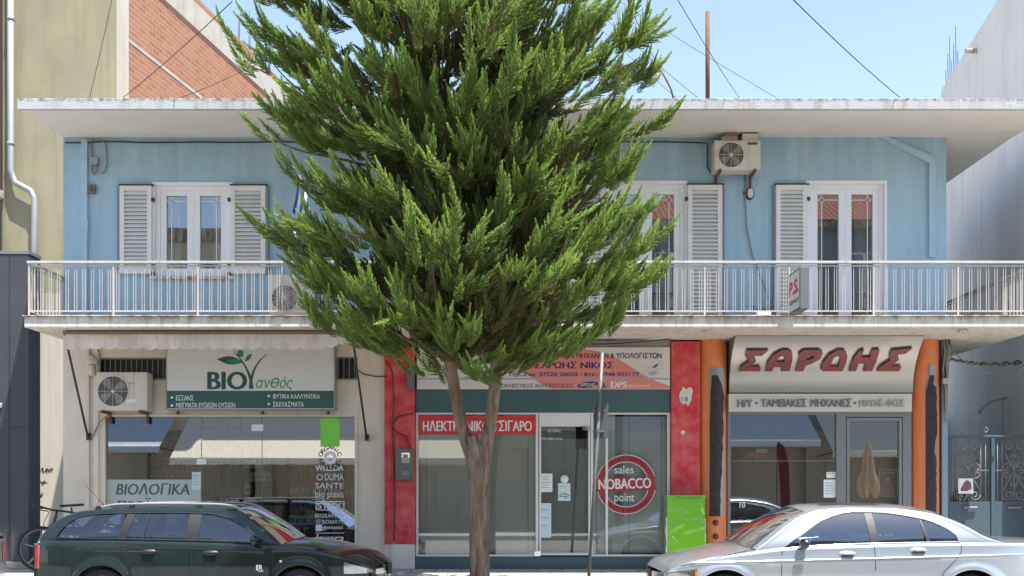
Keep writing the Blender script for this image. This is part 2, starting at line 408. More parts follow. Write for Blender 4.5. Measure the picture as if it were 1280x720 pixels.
# moulding line and corner strips
m = MB(); m.box(XL, X(150), -.004, .01, Z(229), Z(227.5)); m.box(X(336), X(757), -.004, .01, Z(229), Z(227.5)); m.box(X(905), X(966), -.004, .01, Z(229), Z(227.5)); m.box(X(1107), XR, -.004, .01, Z(229), Z(227.5))
build(m, 'string_course', M['bluepipe'], bld)
m = MB(); m.box(X(102.5), X(110.5), -.05, .01, FZ, 7.2); m.box(X(109), X(111.5), -.058, .01, Z(275), Z(289))
build(m, 'downpipe_casing', M['bluepipe'], bld, bevel=.008)
m = MB()
m.prism([(X(1097), Z(172)), (X(1107), Z(171)), (X(1168), Z(198)), (X(1168), Z(205)), (X(1160.5), Z(205))], -.05, .01)
m.box(X(1160), X(1168), -.052, .01, Z(322), Z(203)); m.box(X(1159.5), X(1168.5), -.057, .01, Z(253), Z(250))
build(m, 'downpipe_casing', M['bluepipe'], bld)

# roof slab with sloping soffit; overhangs the street and the right side
prof = [(-1.66, 7.135), (-1.66, 7.295), (8.2, 7.295), (8.2, 7.245), (0, 7.245), (-1.60, 7.15), (-1.60, 7.135)]
m = MB(); m.prism(prof, XL - .005, 8.02, 'x')
build(m, 'roof_slab', M['roof_conc'], bld, bevel=.012)
m = MB(); m.add([(XL + .01, -1.6, 7.146), (8.0, -1.6, 7.146), (8.0, 0, 7.241), (XL + .01, 0, 7.241), (8.0, 8, 7.241), (XR, 8, 7.241), (XR, 0, 7.241)], [(0, 1, 2, 6, 3), (6, 2, 4, 5)])
build(m, 'soffit', M['soffit'], bld)
# balcony slab, L-shaped, with a thin drip edge on top
def slab(x0, x1, yf, yb, z0, z1, xr=XR):
    mm = MB(); mm.prism([(x0, yf), (x1, yf), (x1, yb), (xr, yb), (xr, .0), (x0, .0)], z0, z1, 'z'); return mm
build(slab(XL, 7.92, -1.44, 5.0, 3.995, 4.155), 'balcony_slab', M['white_conc'], bld, bevel=.012)
build(slab(XL - .02, 7.95, -1.47, 5.0, 4.157, 4.172), 'balcony_edge', M['white_conc'], bld)
# railing: bays of paired bars between posts
ry, rz0, rz1 = -1.28, 4.25, Z(326.5, -1.28)
rl, rr = X(36.5, ry), X(1303, ry)
rm = MB(); rm.box(rl - .03, rr + .03, ry - .028, ry + .028, rz1 - .036, rz1)
rm.box(rr - .028, rr + .028, ry, 4.9, rz1 - .036, rz1); rm.box(rl - .028, rl + .028, ry, -.02, rz1 - .036, rz1)
rail = build(rm, 'balcony_railing', M['rail'], bld, bevel=.006)
nb = 12; pitch = (rr - rl) / nb
def bay(p, q):
    mb = MB(); p = Vector(p); q = Vector(q); d = q - p; L = d.length; e = d / L
    nrm = Vector((-e.y, e.x, 0))
    def bar(a, b, w, z0, z1):
        A, B = p + e * a, p + e * b
        vs = []
        for z in (z0, z1):
            for s_, c in ((-1, A), (-1, B), (1, B), (1, A)): vs.append(tuple((c + nrm * w * s_))[:2] + (z,))
        mb.add(vs, [(0, 3, 2, 1), (4, 5, 6, 7), (0, 1, 5, 4), (1, 2, 6, 5), (2, 3, 7, 6), (3, 0, 4, 7)])
    bar(0.012, L - .012, .009, rz1 - .078, rz1 - .062); bar(0.012, L - .012, .009, rz0, rz0 + .018)
    k = max(1, round(L / .121)); st = L / k
    for i in range(k):
        for o in (-.018, .018):
            c = st * (i + .5) + o
            bar(c - .0040, c + .0040, .0040, rz0 + .017, rz1 - .077)
    return mb
posts = [(rl + pitch * i, ry) for i in range(nb + 1)]
for i in range(nb):
    build(bay((*posts[i], 0), (*posts[i + 1], 0)), 'railing_bay', M['rail'], rail)
for (x, y) in posts + [(rr, ry + 1.27 * k) for k in range(1, 5)] + [(rl, -.03)]:
    build(MB().box(x - .0125, x + .0125, y - .0125, y + .0125, 4.17, rz1 - .034), 'post', M['rail'], rail)
for k in range(4): build(bay((rr, ry + 1.27 * k, 0), (rr, ry + 1.27 * (k + 1), 0)), 'railing_bay', M['rail'], rail)
build(bay((rl, ry, 0), (rl, -.04, 0)), 'railing_bay', M['rail'], rail)

# windows, balcony doors, louvred shutters
def casement(nm, x0, x1, z0, z1, sill=True):
    yo = .03
    fr = MB(); t = .085
    fr.box(x0, x0 + t, yo, .15, z0, z1); fr.box(x1 - t, x1, yo, .15, z0, z1); fr.box(x0 + t, x1 - t, yo, .15, z1 - t, z1); fr.box(x0 + t, x1 - t, yo, .15, z0, z0 + .05)
    w = build(fr, nm, M['white_pvc'], bld, bevel=.008)
    # proud outer trim
    tr = MB(); tr.box(x0 - .03, x0 + .012, -.02, yo + .01, z0, z1 + .04); tr.box(x1 - .012, x1 + .03, -.02, yo + .01, z0, z1 + .04); tr.box(x0 + .012, x1 - .012, -.02, yo + .01, z1 - .012, z1 + .04)
    build(tr, 'trim', M['white_pvc'], w, bevel=.004)
    xm = (x0 + x1) / 2
    for (a, b, inner) in ((x0 + t - .01, xm, 1), (xm, x1 - t + .01, -1)):
        lf = MB(); s_ = .105
        zb, zt = z0 + .045, z1 - t + .01
        lf.box(a, a + s_, yo + .02, .13, zb, zt); lf.box(b - s_, b, yo + .02, .13, zb, zt); lf.box(a + s_, b - s_, yo + .02, .13, zt - .09, zt); lf.box(a + s_, b - s_, yo + .02, .13, zb, zb + .10)
        build(lf, 'leaf_frame', M['white_pvc'], w, bevel=.008)
        build(MB().box(a + s_ - .01, b - s_ + .01, .085, .091, zb + .09, zt - .08), 'pane', M['glass_up'], w)
        # glazing bars with a diamond near the outer corner
        od = MB(); xo = a + s_ + .075 if inner > 0 else b - s_ - .075
        zc = zt - .09 - .085; q = .045; wd = .006
        for z_a, z_b in ((zb + .10, zb + .10 + .04), (zb + .19, zc - q), (zc + q, zt - .09)): od.box(xo - wd, xo + wd, .078, .086, z_a, z_b)
        od.box(a + s_, xo - q, .078, .086, zc - wd, zc + wd); od.box(xo + q, b - s_, .078, .086, zc - wd, zc + wd)
        for zz in (zc, zb + .155):
            pts = [(xo, zz + q), (xo + q, zz), (xo, zz - q), (xo - q, zz)]
            for i in range(4):
                p0, p1 = pts[i], pts[(i + 1) % 4]; od.tube([(p0[0], .082, p0[1]), (p1[0], .082, p1[1])], wd, 4)
        build(od, 'glazing_bar', M['white_pvc'], w)
    if sill: build(MB().box(x0 - .06, x1 + .06, -.07, .12, z0 - .045, z0 - .002), 'sill', M['white_conc'], w, bevel=.005)
    # dim room with curtains
    rmb = MB(); a, b, c, d, y0, y1 = x0 - .9, x1 + .9, z0 - (.9 if sill else 0.02), z1 + .3, .251, 3.0
    rmb.add([(a, y0, c), (b, y0, c), (b, y1, c), (a, y1, c), (a, y0, d), (b, y0, d), (b, y1, d), (a, y1, d)], [(0, 1, 2, 3), (7, 6, 5, 4), (0, 3, 7, 4), (3, 2, 6, 7), (2, 1, 5, 6)])
    build(rmb, 'room', M['wall_in'], bld)
    for (u0, u1) in ((x0 + .05, x0 + .32), (x1 - .38, x1 - .05)):
        n = 26; P = np.zeros((2, n, 3))
        for i in range(n):
            xx = u0 + (u1 - u0) * i / (n - 1); yy = .32 + .025 * math.sin(i * 1.25) + .01 * math.sin(i * .6)
            P[0, i] = (xx, yy, z0 + .02); P[1, i] = (xx, yy, z1 - .05)
        build(MB().grid(P), 'curtain', M['curtain'], w)
    return w
def shutter(px0, px1, z0, z1, hinge):
    x0, x1 = X(px0), X(px1); y0, y1 = -.062, -.016
    f = MB(); t = .075
    f.box(x0, x0 + t, y0, y1, z0, z1); f.box(x1 - t, x1, y0, y1, z0, z1); f.box(x0 + t, x1 - t, y0, y1, z1 - .08, z1); f.box(x0 + t, x1 - t, y0, y1, z0, z0 + .10)
    s_ = build(f, 'shutter', M['shutter'], bld, bevel=.006)
    sl_ = MB(); n = int((z1 - z0 - .18) / .062)
    for i in range(n):
        z = z0 + .10 + (z1 - z0 - .18) * (i + .5) / n; h = .036
        sl_.add([(x0 + t, y0 + .004, z - h + .012), (x1 - t, y0 + .004, z - h + .012), (x1 - t, y1 - .006, z + h - .004), (x0 + t, y1 - .006, z + h - .004),
                 (x0 + t, y0 + .004, z - h + .002), (x1 - t, y0 + .004, z - h + .002), (x1 - t, y1 - .006, z + h - .014), (x0 + t, y1 - .006, z + h - .014)],
                [(0, 1, 2, 3), (7, 6, 5, 4), (0, 4, 5, 1), (3, 2, 6, 7)])
    build(sl_, 'louvre', M['shutter'], s_)
    build(MB().box(x0 - .012, x1 + .03, y0 - .012, y1 + .012, z1 + .002, z1 + .018), 'cap', M['dark'], s_)
    ed = MB(); xe = (x1 + .001, x1 + .04) if hinge < 0 else (x0 - .04, x0 - .001)
    ed.box(*xe, y0 + .008, -.001, z0 + .01, z1 - .01)
    build(ed, 'edge', M['alu'], s_)
    xh = x0 - .02 if hinge < 0 else x1 + .02
    for z in (z0 + .12, z1 - .25, z0 - .02): build(MB().box(xh - .022, xh + .022, y0 - .02, y1, z, z + .05), 'hinge', M['dark'], s_)
casement('window', *W1)
casement('balcony_door', *D1, sill=False)
casement('balcony_door', *D2, sill=False)
zs0, zs1 = Z(343), Z(233)
shutter(151, 191, zs0, zs1, 1); shutter(289, 333, zs0, zs1, -1)
shutter(859, 902, FZ + .02, Z(232), -1); shutter(712, 756, FZ + .02, Z(232), 1); shutter(969, 1008, FZ + .02, Z(232), 1)

# ground floor walls
m = wall_holes(MB(), XL, X(480.5), SW, 3.996, [opening(131, 445, 521, 690), opening(121, 209, 447, 475), opening(420, 447, 446, 475)], 0.0, .25)
build(m, 'shop_wall', M['cream'], bld)
m = MB()
for a, b, d in ((108.5, 112.5, .05), (117.5, 124, .035)): m.box(X(a), X(b), -d, .004, SW, Z(437))
build(m, 'wall_pipe', M['cream'], bld, bevel=.006)
fr = MB(); fz0, fz1 = Z(690), Z(521)
fr.box(X(128), X(132), -.02, .10, fz0, fz1 + .04); fr.box(X(443.5), X(447), -.02, .10, fz0, fz1 + .04); fr.box(X(132), X(443.5), -.02, .10, fz1, fz1 + .04)
build(fr, 'shop_window_frame', M['cream'], bld, bevel=.006)
def grille(px0, px1, py0, py1):
    x0, x1, z0, z1 = X(px0), X(px1), Z(py1), Z(py0)
    gb = MB(); gb.box(x0, x1, .15, .16, z0, z1); g_ = build(gb, 'vent_window', M['dark'], bld)
    b = MB()
    for k in range(int((x1 - x0) / .085) + 1): xx = x0 + .03 + k * .085; b.box(xx, xx + .012, .02, .032, z0 + .02, z1 - .02)
    b.box(x0, x1, .0, .034, z1 - .025, z1); b.box(x0, x1, -.01, .034, z0, z0 + .025); b.box(x0, x0 + .025, .0, .034, z0 + .025, z1 - .025); b.box(x1 - .025, x1, .0, .034, z0 + .025, z1 - .025)
    build(b, 'grille', M['alu'], g_)
grille(121, 209, 447, 475); grille(420, 447, 446, 475)
# beam below the balcony, red pilasters, teal fascia, middle shopfront frame
build(MB().box(X(519.5), X(838), .02, .25, Z(434), 3.996), 'beam', M['concrete'], bld)
build(MB().box(X(481), X(519), -.06, .25, Z(680), Z(424)), 'red_pilaster', M['red'], bld, bevel=.01)
build(MB().box(X(481), X(519), -.075, .25, SW, Z(680.2)), 'pilaster_base', M['white_conc'], bld, bevel=.01)
rp = build(MB().box(X(838.5), X(874.5), -.06, .25, SW, Z(427)), 'red_pilaster', M['red'], bld, bevel=.01)
m = MB(); rng = random.Random(3)
for (cx, cy, sx, sy) in ((857, 495, 9, 13), (853, 541, 3, 3)):
    m.prism([(X(cx + sx * math.cos(a) * rng.uniform(.6, 1.2)), Z(cy + sy * math.sin(a) * rng.uniform(.6, 1.2))) for a in [2 * math.pi * k / 16 for k in range(16)]], -.064, -.0605)
build(m, 'bare_patch', M['cream'], rp)
m = MB(); m.box(X(850), X(862), -.07, -.0645, Z(503), Z(494)); pl = build(m, 'number_plate', M['offwhite'], rp)
text(bld, '18', (852, 860, 496, 502), -.0705, M['dark'], .0, th=.002, name='house_number')
build(MB().box(X(519.5), X(838), -.02, .25, Z(515.5), Z(487)), 'teal_fascia', M['teal'], bld, bevel=.005)
build(MB().box(X(519.5), X(838), -.03, .25, SW, Z(696)), 'teal_plinth', M['teal'], bld, bevel=.008)
fm = MB(); za, zb = Z(695.8), Z(515.7)
for a, b in ((519.7, 523), (669.5, 673), (738.5, 741.5), (757, 760), (834, 837.8)): fm.box(X(a), X(b), .0, .08, za, zb)
fm.box(X(523), X(669.5), .0, .08, zb - .03, zb); fm.box(X(673), X(738.5), .0, .08, zb - .03, zb); fm.box(X(760), X(834), .0, .08, zb - .03, zb); fm.box(X(741.5), X(757), .0, .08, zb - .03, zb)
for a, b in ((523, 669.5), (760, 834), (741.5, 757)): fm.box(X(a), X(b), .0, .08, za, za + .035)
build(fm, 'shopfront_frame', M['shutter'], bld, bevel=.004)
for a, b in ((522.5, 670), (741, 757.5), (759.5, 834.5)): build(MB().box(X(a), X(b), .035, .042, za + .02, zb - .02), 'shop_pane', M['glass_mid'], bld)
dm = MB(); dm.box(X(674), X(738), .005, .075, Z(533), Z(518)); dm.box(X(674), X(676.5), .01, .07, za + .02, Z(533.2)); dm.box(X(735.5), X(738), .01, .07, za + .02, Z(533.2)); dm.box(X(676.5), X(735.5), .01, .07, za + .02, za + .06)
dr = build(dm, 'shop_door', M['shutter'], bld, bevel=.004)
build(MB().box(X(676), X(736), .036, .043, za + .05, Z(532.5)), 'pane', M['glass_mid'], dr)
m = MB(); m.box(X(728), X(738), -.01, .005, Z(538), Z(533)); m.box(X(668), X(676), -.02, .0, Z(695), Z(689)); build(m, 'hinge', M['chrome'], dr)
text(dr, 'είσοδος', (685, 701, 536, 541), .030, M['paper'], .01, th=.001); text(dr, '6975 044 516', (672, 703, 547, 550), .030, M['paper'], .01, th=.001)
# venetian blinds behind the middle shopfront
def blinds(px0, px1, py0, py1, tone, y=.16):
    b = MB(); x0, x1 = X(px0), X(px1); z0, z1 = Z(py1), Z(py0); n = int((z1 - z0) / .03)
    for i in range(n):
        z = z0 + (z1 - z0) * i / n
        b.add([(x0, y - .005, z + .031), (x1, y - .005, z + .031), (x1, y + .005, z), (x0, y + .005, z)], [(0, 1, 2, 3)])
    o = build(b, 'venetian_blind', tone, bld)
    c = MB()
    for t in np.linspace(.06, .94, max(3, int((x1 - x0) / .55))): c.box(x0 + (x1 - x0) * t - .003, x0 + (x1 - x0) * t + .003, y - .016, y - .013, z0, z1)
    build(c, 'cord', M['gatewhite'], o)
bl1 = surf('grey_blind_slats', (.82, .84, .80), .6); bl2 = surf('pale_blind_slats', (.82, .87, .88), .6)
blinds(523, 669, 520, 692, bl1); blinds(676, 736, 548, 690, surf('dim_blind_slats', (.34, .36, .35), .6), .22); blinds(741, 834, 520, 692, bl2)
# shop rooms
def shoproom(px0, px1, mat, depth=4.2, y0=.252, fl=M['floor_in']):
    a, b, c, d = X(px0), X(px1), SW + .02, 3.9
    r = MB(); r.add([(a, y0, c), (b, y0, c), (b, depth, c), (a, depth, c), (a, y0, d), (b, y0, d), (b, depth, d), (a, depth, d)], [(7, 6, 5, 4), (0, 3, 7, 4), (3, 2, 6, 7), (2, 1, 5, 6)])
    build(r, 'shop_room', mat, bld)
    f = MB(); f.add([(a, y0, c), (b, y0, c), (b, depth, c), (a, depth, c)], [(0, 1, 2, 3)]); build(f, 'shop_floor', fl, bld)
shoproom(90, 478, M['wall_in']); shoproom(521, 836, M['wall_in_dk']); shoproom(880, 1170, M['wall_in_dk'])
# left shop glazing with a frameless door
gz0 = Z(690)
for a, b in ((132, 250.5), (327, 443.5)): build(MB().box(X(a), X(b), .05, .058, gz0, fz1), 'shop_pane', M['glass'], bld)
gd = build(MB().box(X(251), X(326.3), .05, .058, gz0 + .02, Z(535.5)), 'glass_door', M['glass'], bld)
build(MB().box(X(251), X(326.3), .05, .058, Z(534.5), fz1), 'shop_pane', M['glass'], bld)
build(MB().box(X(314), X(328.5), .035, .07, Z(538.5), Z(530.5)), 'patch_fitting', M['white_pvc'], gd); build(MB().box(X(245), X(257), .035, .07, Z(580.5), Z(573.5)), 'patch_fitting', M['white_pvc'], gd)
m = MB(); m.disc((X(251.5), .046, Z(528)), .028, 'y', 18); m.box(X(250.3), X(251), .047, .061, gz0, fz1); m.box(X(326.3), X(327), .047, .061, gz0, fz1); m.box(X(251), X(326.3), .047, .061, Z(535.6), Z(534.4)); build(m, 'joint', M['alu'], gd)
fb = build(MB().box(X(132.5), X(250), .0465, .0475, Z(640), Z(599.5)), 'frosted_band', M['frost'], bld)
def hand(body, rect, mat=M['tealtext']): text(fb, body, rect, .0605, mat, .012, .18, .0008)
m = MB(); m.box(X(132.5), X(250), .047, .0485, Z(640), Z(599.5))
text(bld, 'ΒΙΟΛΟΓΙΚΑ', (145, 237, 604, 618.5), .0462, M['tealtext'], .014, .16, .001, name='window_lettering')
text(bld, 'ΠΡΟΪΟΝΤΑ', (146, 236, 622, 639), .0462, M['tealtext'], .014, .12, .001, name='window_lettering')
# right shop: orange round columns, dark aluminium frame, glazing, door
def column(cx, hw):
    c = MB(); r = hw / 78.0
    c.lathe([(r, SW), (r, 3.996)], (X(cx), .12, 0), 'z', 40)
    return build(c, 'orange_column', M['orange'], bld)
oc1 = column(892, 18.5); oc2 = column(1158, 18.5)
def burnt(parent, cx, pts):
    """charred vertical sign plate with ragged edges, wrapped on the column"""
    r = 18.5 / 78.0 + .012; back = MB(); 
    def wrap(mb, poly_rows, rad):
        P = []
        for (py, l, q) in poly_rows:
            row = []
            for k in range(7):
                px = l + (q - l) * k / 6; dx = X(px) - X(cx); dx = max(-r * .97, min(r * .97, dx)); row.append((X(cx) + dx, .12 - math.sqrt(rad * rad - dx * dx), Z(py)))
            P.append(row)
        mb.grid(P)
    return back, wrap, r
charm = surf('charred_plate', (.018, .014, .014), .75, var=.6, vscale=9, col2=(.06, .04, .035), streak=.4, scol=(.12, .06, .045))
steelm = surf('bare_steel_plate', (.28, .28, .31), .4, .5, var=.5, vscale=7, col2=(.2, .2, .24))
back, wrap, r = burnt(oc1, 892, None)
wrap(back, [(460, 885, 904.2), (645, 885, 904.2)], r); pb = build(back, 'sign_plate', steelm, oc1)
b2 = MB(); rows = []; rg = random.Random(5)
for i in range(30):
    t = i / 29; py = 470 + 175 * t; l = 885.3 + (2.5 * (1 - t) ** 6 if t < .3 else 0); q = (903 - 2 * max(0, (t - .4)) * 4) + rg.uniform(-.9, .7); rows.append((py, l + rg.uniform(0, .3), q if t > .08 else 895 + 90 * t))
wrap(b2, rows, r + .004); build(b2, 'charred_film', charm, oc1)
back, wrap, r = burnt(oc2, 1158, None); wrap(back, [(457, 1157, 1167.5), (468, 1157.5, 1166), (478, 1156, 1168), (482, 1154, 1169), (645, 1154, 1169)], r); build(back, 'sign_plate', steelm, oc2)
b2 = MB(); rows = []
for i in range(34):
    t = i / 33; py = 470 + 175 * t; wobble = 2.6 * math.exp(-((t - .52) / .06) ** 2)
    rows.append((py, 1153.6 + (5 * (1 - t * 8) if t < .12 else 0), (1167.5 if t > .07 else 1164) + rg.uniform(-.8, .6) - wobble + (1.2 if .15 < t < .45 else 0)))
wrap(b2, rows, r + .004); build(b2, 'charred_film', charm, oc2)
m = MB()
for py in (653, 670): m.lathe([(.0, -.05), (.028, -.045), (.045, -.02), (.048, 0)], (X(893), .12 - 18.5 / 78, Z(py)), 'y', 18)
build(m, 'red_button', surf('red_lamp', (.22, .02, .03), .3), oc1)
build(MB().box(X(906), X(1146), .06, .25, Z(415), 3.996), 'beam', M['cream'], bld)
fm = MB(); z3a, z3b = SW + .02, Z(514)
for a, b in ((909, 913), (1045, 1057), (1128, 1139)): fm.box(X(a), X(b), -.02, .08, z3a, z3b)
fm.box(X(913), X(1045), -.02, .08, z3b - .05, z3b); fm.box(X(1057), X(1128), -.02, .08, z3b - .09, z3b); fm.box(X(913), X(1045), -.02, .08, z3a, z3a + .18)
build(fm, 'shopfront_frame', M['alu'], bld, bevel=.006)
dm = MB(); dm.box(X(1058), X(1062), -.01, .07, z3a + .02, Z(522)); dm.box(X(1123.5), X(1127.5), -.01, .07, z3a + .02, Z(522)); dm.box(X(1062), X(1123.5), -.01, .07, Z(526), Z(522)); dm.box(X(1062), X(1123.5), -.01, .07, z3a + .02, z3a + .12)
dr3 = build(dm, 'shop_door', M['alu'], bld, bevel=.005)
build(MB().box(X(1061), X(1124), .03, .037, z3a + .1, Z(525)), 'pane', M['glass'], dr3)
build(MB().box(X(912), X(1046), .03, .037, z3a + .15, z3b - .04), 'shop_pane', M['glass'], bld)
text(bld, '10', (924.5, 931.5, 627.5, 634.5), .029, M['paper'], .01, th=.001, name='window_lettering')

# ------------------------------------------------------------------ signs
def sign_box(name, label, px0, px1, py0, py1, y0, y1, mat, rim=None):
    x0, x1, z0, z1 = X(px0, y0), X(px1, y0), Z(py1, y0), Z(py0, y0)
    t = thing(name, label, 'sign', ((x0 + x1) / 2, y1, z0))
    build(MB().box(x0, x1, y0, y1, z0, z1), 'panel', mat, t, bevel=.004)
    if rim:
        r = MB(); w = .014
        r.box(x0 - w, x1 + w, y0 - .008, y1, z1 + .001, z1 + w); r.box(x0 - w, x1 + w, y0 - .008, y1, z0 - w, z0 - .001); r.box(x0 - w, x0 - .001, y0 - .008, y1, z0, z1); r.box(x1 + .001, x1 + w, y0 - .008, y1, z0, z1)
        build(r, 'rim', rim, t, bevel=.003)
    return t
y = -.20
s1 = sign_box('shop_sign', 'grey and dark green box sign with a plant emblem above the left shop window', 208.5, 417.5, 433.5, 511.5, y, -.005, M['offwhite'], M['gutter'])
m = MB(); m.box(X(208.8, y), X(417.2, y), y - .003, y - .0005, Z(510.5, y), Z(488.5, y)); build(m, 'green_band', M['dgreen'], s1)
text(s1, 'ΒΙΟ', (259, 309, 464.5, 487), y - .001, M['dgreen'], .022, th=.003)
text(s1, 'ανθός', (320, 366, 471, 487.5), y - .001, M['lgreen'], .004, .3, .003)
for bd, rc in (('ΕΣΣΑΝΣ', (220, 242, 494, 500.5)), ('ΜΕΙΓΜΑΤΑ ΕΥΩΔΩΝ ΟΥΣΙΩΝ', (220, 294, 503, 509.5)), ('ΦΥΤΙΚΑ ΚΑΛΛΥΝΤΙΚΑ', (341, 400, 492, 498.5)), ('ΣΚΕΥΑΣΜΑΤΑ', (341, 380, 502, 508.5))):
    text(s1, bd, rc, y - .0035, M['paper'], .008, th=.002)
m = MB()
for px, py in ((215, 497), (215, 507), (336, 495), (336, 505)): m.disc((X(px, y), y - .0055, Z(py, y)), .02, 'y', 14)
build(m, 'bullet', M['paper'], s1)
def leafshape(mb, a, b, w, yy, th=.003, skew=0.0):
    a = Vector((X(a[0], yy), Z(a[1], yy))); b = Vector((X(b[0], yy), Z(b[1], yy))); d = b - a; nrm = Vector((-d.y, d.x)).normalized() * w / 78
    up = [a + d * t + nrm * (math.sin(math.pi * t ** (1 + skew)) ) for t in np.linspace(0, 1, 13)]; lo = [a + d * t - nrm * math.sin(math.pi * t ** (1 + skew)) * .8 for t in np.linspace(1, 0, 13)[1:-1]]
    mb.prism([(p.x, p.y) for p in up + lo], yy - th, yy)
def ribbon(mb, pts, w, yy, th=.003):
    """tapered brush stroke through pixel points"""
    P = [Vector((X(p[0], yy), Z(p[1], yy))) for p in pts]; n = len(P)
    L_, R_ = [], []
    for i in range(n):
        d = (P[min(i + 1, n - 1)] - P[max(i - 1, 0)]).normalized(); nr = Vector((-d.y, d.x)) * w[i] / 78
        L_.append(P[i] + nr); R_.append(P[i] - nr)
    for i in range(n - 1): mb.prism([(p.x, p.y) for p in (L_[i], L_[i + 1], R_[i + 1], R_[i])], yy - th, yy)
def bez(p, k=10):
    p = [Vector(q) for q in p]; out = []
    for i in range(k + 1):
        t = i / k; q = p
        while len(q) > 1: q = [q[j].lerp(q[j + 1], t) for j in range(len(q) - 1)]
        out.append(tuple(q[0]))
    return out
m = MB(); ribbon(m, bez([(315, 486), (314, 466), (304, 452), (292, 439)]), list(np.linspace(2.0, .3, 11)), y - .001); ribbon(m, bez([(313, 486), (313, 468), (320, 452), (334.5, 442.5)]), list(np.linspace(2.0, .3, 11)), y - .0012)
leafshape(m, (271, 449), (304, 453), 5.5, y - .001); leafshape(m, (297.5, 438), (303, 446.5), 4.5, y - .0014); leafshape(m, (306.5, 452), (315, 442), 2.6, y - .001)
build(m, 'plant_emblem', M['dgreen'], s1)
m = MB(); leafshape(m, (284, 451), (303, 453), 2.8, y - .004); leafshape(m, (299, 435.5), (302.5, 446.5), 3.4, y - .0044); leafshape(m, (307.5, 450.5), (314.5, 443.5), 1.4, y - .004)
build(m, 'leaf_emblem', M['lgreen'], s1)
for px in (223, 329, 411):
    m = MB(); m.box(X(px - .8), X(px + .8), -.03, .0, Z(516), Z(512)); m.box(X(px - 2), X(px + 1.5), -.05, .0, Z(518), Z(516.01)); build(m, 'bracket', M['rust'], s1)

y = -.06
s2 = sign_box('banner_sign', 'faded white and salmon banner with blue Greek lettering above the middle shop', 521, 837.5, 434, 486.5, y, .018, M['banner'])
m = MB(); pr = [(X(a, y), Z(b, y)) for a, b in bez([(596, 437), (640, 440), (650, 470), (690, 486)], 14)] + [(X(837, y), Z(486, y))] + [(X(a, y), Z(b, y)) for a, b in bez([(837, 482), (790, 470), (780, 440), (730, 437)], 14)]
m.prism(pr, y - .003, y - .0005); build(m, 'salmon_swash', M['salmon'], s2)
m = MB(); m.box(X(521.5, y), X(837, y), y - .0045, y - .0032, Z(474.5, y), Z(472.5, y)); build(m, 'stripe', surf('faded_blue_stripe', (.36, .36, .48), .6), s2)
text(s2, 'ΕΜΠΟΡΙΟ & SERVICE ΤΑΜΕΙΑΚΩΝ ΜΗΧΑΝΩΝ & ΥΠΟΛΟΓΙΣΤΩΝ', (600, 827, 441, 448), y - .004, M['navy'], .012, th=.002)
text(s2, 'ΣΑΡΩΗΣ ΝΙΚΟΣ', (668, 767, 452, 460.5), y - .004, M['navy'], .018, th=.002)
text(s2, 'Τηλ./Fax: 27520 26030 - Κιν.: 6948 055177', (635, 799, 465, 471.5), y - .005, M['navy'], .012, th=.002)
text(s2, 'ΑΠΟΚΛΕΙΣΤΙΚΟΣ ΑΝΤΙΠΡΟΣΩΠΟΣ', (618, 717, 479.5, 484.5), y - .004, M['navy'], .015, th=.002)
text(s2, 'DPS', (763.5, 784, 477, 484.5), y - .004, M['paper'], .018, th=.002); text(s2, 'SERVICE SYSTEMS', (785, 812, 481, 484), y - .004, M['paper'], .0, th=.002); text(s2, '&', (753, 757.5, 479, 485), y - .004, M['navy'], .01, th=.002)
m = MB(); e = [(X(734.5 + 13 * math.cos(a) * 1.0, y), Z(481 + 3.6 * math.sin(a) - 1.6 * math.cos(a), y)) for a in [2 * math.pi * k / 28 for k in range(28)]]
m.prism(e, y - .006, y - .0005); build(m, 'oval_emblem', M['navy'], s2)
text(s2, 'SAMSUNG', (725, 744, 478.8, 483.2), y - .0062, M['paper'], .01, th=.002)
m = MB(); q = lambda *a: [(X(u, y), Z(v, y)) for u, v in a]
m.prism(q((806, 464), (826, 458), (831, 460), (817, 471), (806, 468)), y - .007, y - .0005); m.prism(q((812, 462), (823, 453), (828, 455), (828, 459), (818, 463)), y - .008, y - .0005); m.prism(q((821, 455), (826, 452), (829, 453), (827, 456)), y - .009, y - .0005)
cr = build(m, 'cash_register_picture', surf('printed_grey', (.62, .61, .60), .6), s2)
m = MB(); m.prism(q((815.5, 459), (821, 455), (823, 456.5), (818, 460.5)), y - .0095, y - .0082)
for i in range(3):
    for j in range(4): m.prism(q(*[(809.5 + j * 2.4 + i * 1.7 + a, 466.2 - j * .8 + i * 1.2 + b) for a, b in ((0, 0), (1.5, -.5), (2.3, .2), (.9, .7))]), y - .0085, y - .007)
build(m, 'keys_picture', surf('printed_dark', (.10, .10, .16), .6), s2)

y = -.012
s3 = sign_box('window_sign', 'red strip sign with white Greek lettering across the top of the middle shop window', 523, 670, 519.5, 543, y, .033, M['redsign'])
text(s3, 'ΗΛΕΚΤΡΟΝΙΚΟ ΤΣΙΓΑΡΟ', (528.5, 665, 525.5, 539), y - .0005, M['paper'], .016, th=.002)

